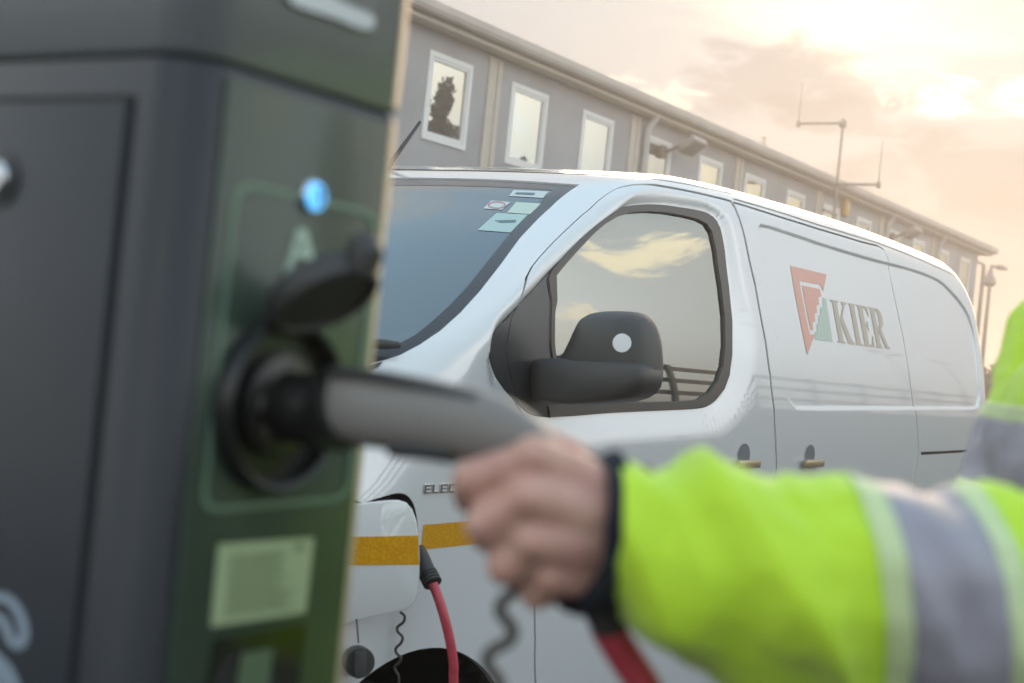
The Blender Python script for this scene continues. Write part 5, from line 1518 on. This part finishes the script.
w = bpy.data.worlds.new('World'); SC.world = w; w.use_nodes = True
nt = w.node_tree; nt.nodes.clear()
def N(t, **kw):
    n = nt.nodes.new(t)
    for k, v in kw.items(): setattr(n, k, v)
    return n
def math_(op, a, b=None, clamp=False):
    n = N('ShaderNodeMath', operation=op); n.use_clamp = clamp
    for i, v in enumerate((a, b)):
        if v is None: continue
        if isinstance(v, (int, float)): n.inputs[i].default_value = v
        else: nt.links.new(v, n.inputs[i])
    return n.outputs[0]
def mix(f, a, b):
    n = N('ShaderNodeMix', data_type='RGBA')
    for i, v in ((0, f), (6, a), (7, b)):
        if isinstance(v, tuple): n.inputs[i].default_value = (*v, 1)
        elif isinstance(v, (int, float)): n.inputs[i].default_value = v
        else: nt.links.new(v, n.inputs[i])
    return n.outputs[2]
def ramp(v, a, b, c=0.0, d=1.0, smooth=True):
    n = N('ShaderNodeMapRange'); n.interpolation_type = 'SMOOTHSTEP' if smooth else 'LINEAR'
    n.inputs[1].default_value = a; n.inputs[2].default_value = b; n.inputs[3].default_value = c; n.inputs[4].default_value = d
    nt.links.new(v, n.inputs[0]); return n.outputs[0]
sky = N('ShaderNodeTexSky', sky_type='NISHITA'); sky.sun_disc = False
sky.sun_elevation = SUN_EL; sky.sun_rotation = math.pi / 2 - SUN_HEAD; sky.air_density = 1.0; sky.dust_density = 2.0; sky.ozone_density = 1.5
tc = N('ShaderNodeTexCoord'); sep = N('ShaderNodeSeparateXYZ'); nt.links.new(tc.outputs['Generated'], sep.inputs[0])
dz = sep.outputs[2]
inv = math_('DIVIDE', 1.0, math_('ADD', math_('MAXIMUM', dz, 0.0), .16))
cmb = N('ShaderNodeCombineXYZ'); nt.links.new(math_('MULTIPLY', sep.outputs[0], inv), cmb.inputs[0]); nt.links.new(math_('MULTIPLY', sep.outputs[1], inv), cmb.inputs[1])
cmb.inputs[2].default_value = 3.7
n1 = N('ShaderNodeTexNoise'); n1.inputs['Scale'].default_value = .85; n1.inputs['Detail'].default_value = 8; n1.inputs['Roughness'].default_value = .55; n1.inputs['Distortion'].default_value = .35
nt.links.new(cmb.outputs[0], n1.inputs['Vector'])
dot = N('ShaderNodeVectorMath', operation='DOT_PRODUCT'); nt.links.new(tc.outputs['Generated'], dot.inputs[0]); dot.inputs[1].default_value = tuple(sdir)
sd = dot.outputs['Value']
toward = ramp(sd, .50, .95)
# a high veil, dim toward the sun, brightened away from it as added fill
veil = mix(toward, (13.2, 13.8, 14.0), (3.1, 3.1, 3.1))
base = mix(ramp(sd, -.6, .7, .50, .99), sky.outputs[0], veil)
base = mix(ramp(dz, .26, .68, 0, .92), base, (2.6, 4.0, 5.15))
# cloud banks: greyer bodies toward the sun, sunlit cream where they face it
body_c = mix(toward, (15.0, 13.2, 10.0), (2.9, 2.3, 1.95))
mask = math_('MULTIPLY', ramp(n1.outputs['Fac'], .53, .68), ramp(sd, -.4, .6, .75, .75))
col = mix(mask, base, body_c)
glow = ramp(sd, .972, .9995, 0, .9)
brk = ramp(n1.outputs['Fac'], .50, .38, .0, 1.0)
col = mix(math_('MULTIPLY', glow, brk), col, (7, 6.2, 4.9))
# broken clouds: where the sky seen over the roof has them, and the sunlit ones opposite the building
def dirof(x, y):
    d = ray(x, y); return math.degrees(math.atan2(d[1], d[0])), math.degrees(math.atan2(d[2], math.hypot(d[0], d[1])))
def mirrored(x, y):                # sky direction that the door glass shows
    c_ = px2ch(x, y); U_ = np.array([c_[0]]); Z_ = np.array([c_[1]]); n_ = normal0(U_, Z_)[0].copy(); n_[1] *= -1
    v_ = to_w(P0(U_, Z_))[0] - CAM; v_ /= np.linalg.norm(v_); r_ = v_ - 2 * (v_ @ n_) * n_
    return math.degrees(math.atan2(r_[1], r_[0])), math.degrees(math.asin(r_[2]))
def streak(col, head, el, wh, we, amt, tone, seed=0.0, rag=2.4):
    h_, e_ = math.radians(head), math.radians(el)
    ax = (-math.sin(h_), math.cos(h_), 0); up = (-math.cos(h_) * math.sin(e_), -math.sin(h_) * math.sin(e_), math.cos(e_))
    d0 = (math.cos(h_) * math.cos(e_), math.sin(h_) * math.cos(e_), math.sin(e_))
    def dt(v):
        n = N('ShaderNodeVectorMath', operation='DOT_PRODUCT'); nt.links.new(tc.outputs['Generated'], n.inputs[0]); n.inputs[1].default_value = v; return n.outputs['Value']
    a = math_('DIVIDE', dt(ax), math.radians(wh)); b = math_('DIVIDE', dt(up), math.radians(we))
    r2 = math_('ADD', math_('MULTIPLY', a, a), math_('MULTIPLY', b, b))
    cm = N('ShaderNodeCombineXYZ'); nt.links.new(math_('MULTIPLY', a, 1.1), cm.inputs[0]); nt.links.new(math_('MULTIPLY', b, .8), cm.inputs[1]); cm.inputs[2].default_value = seed
    nn = N('ShaderNodeTexNoise'); nn.inputs['Scale'].default_value = 1.5; nn.inputs['Detail'].default_value = 8; nn.inputs['Roughness'].default_value = .58; nn.inputs['Distortion'].default_value = .5
    nt.links.new(cm.outputs[0], nn.inputs['Vector'])
    v = math_('ADD', math_('SUBTRACT', .75, r2), math_('MULTIPLY', math_('SUBTRACT', nn.outputs['Fac'], .5), rag * 1.6))
    m = math_('MULTIPLY', ramp(v, .0, .8), ramp(dt(d0), 0, .2))
    return mix(math_('MULTIPLY', m, amt), col, tone)
col = streak(col, *mirrored(640, 255), 2.7, 2.3, .8, (14.5, 12.6, 8.8), 1.3)
col = streak(col, *mirrored(588, 312), 1.8, 1.6, .7, (14, 12, 8.6), 4.1)
col = streak(col, *mirrored(692, 250), 1.3, 1.0, .6, (14, 12, 8.6), 6.2)
col = streak(col, -52, 24, 9, 2.5, .8, (17, 14, 9), 8.3)
col = streak(col, *dirof(770, 80), 4.8, 1.9, .62, (1.9, 1.62, 1.5), 2.2)
col = streak(col, *dirof(850, 118), 4.6, 1.5, .60, (1.9, 1.62, 1.5), 5.7)
col = streak(col, *dirof(990, 190), 8.0, 2.6, .6, (1.6, 1.35, 1.3), 9.1)
col = streak(col, *dirof(650, 92), 3.0, .8, .9, (6.0, 5.5, 4.4), 3.3)
col = streak(col, *dirof(962, 98), 3.4, 1.15, .95, (8, 7.2, 5.6), 7.9)
# dusty band low down
col = mix(ramp(dz, .24, .02, 0, .75), col, mix(toward, (9.5, 9.5, 8.7), (1.5, 1.35, 1.35)))
bg = N('ShaderNodeBackground'); bg.inputs['Strength'].default_value = .1; nt.links.new(col, bg.inputs['Color'])
out = N('ShaderNodeOutputWorld'); nt.links.new(bg.outputs[0], out.inputs[0])
w.cycles.sampling_method = 'AUTOMATIC'

SC.view_settings.view_transform = 'Standard'; SC.view_settings.look = 'None'; SC.view_settings.exposure = 1.06; SC.view_settings.gamma = 1.0
SC.render.engine = 'CYCLES'; SC.cycles.use_denoising = True; SC.cycles.max_bounces = 6; SC.cycles.volume_bounces = 0
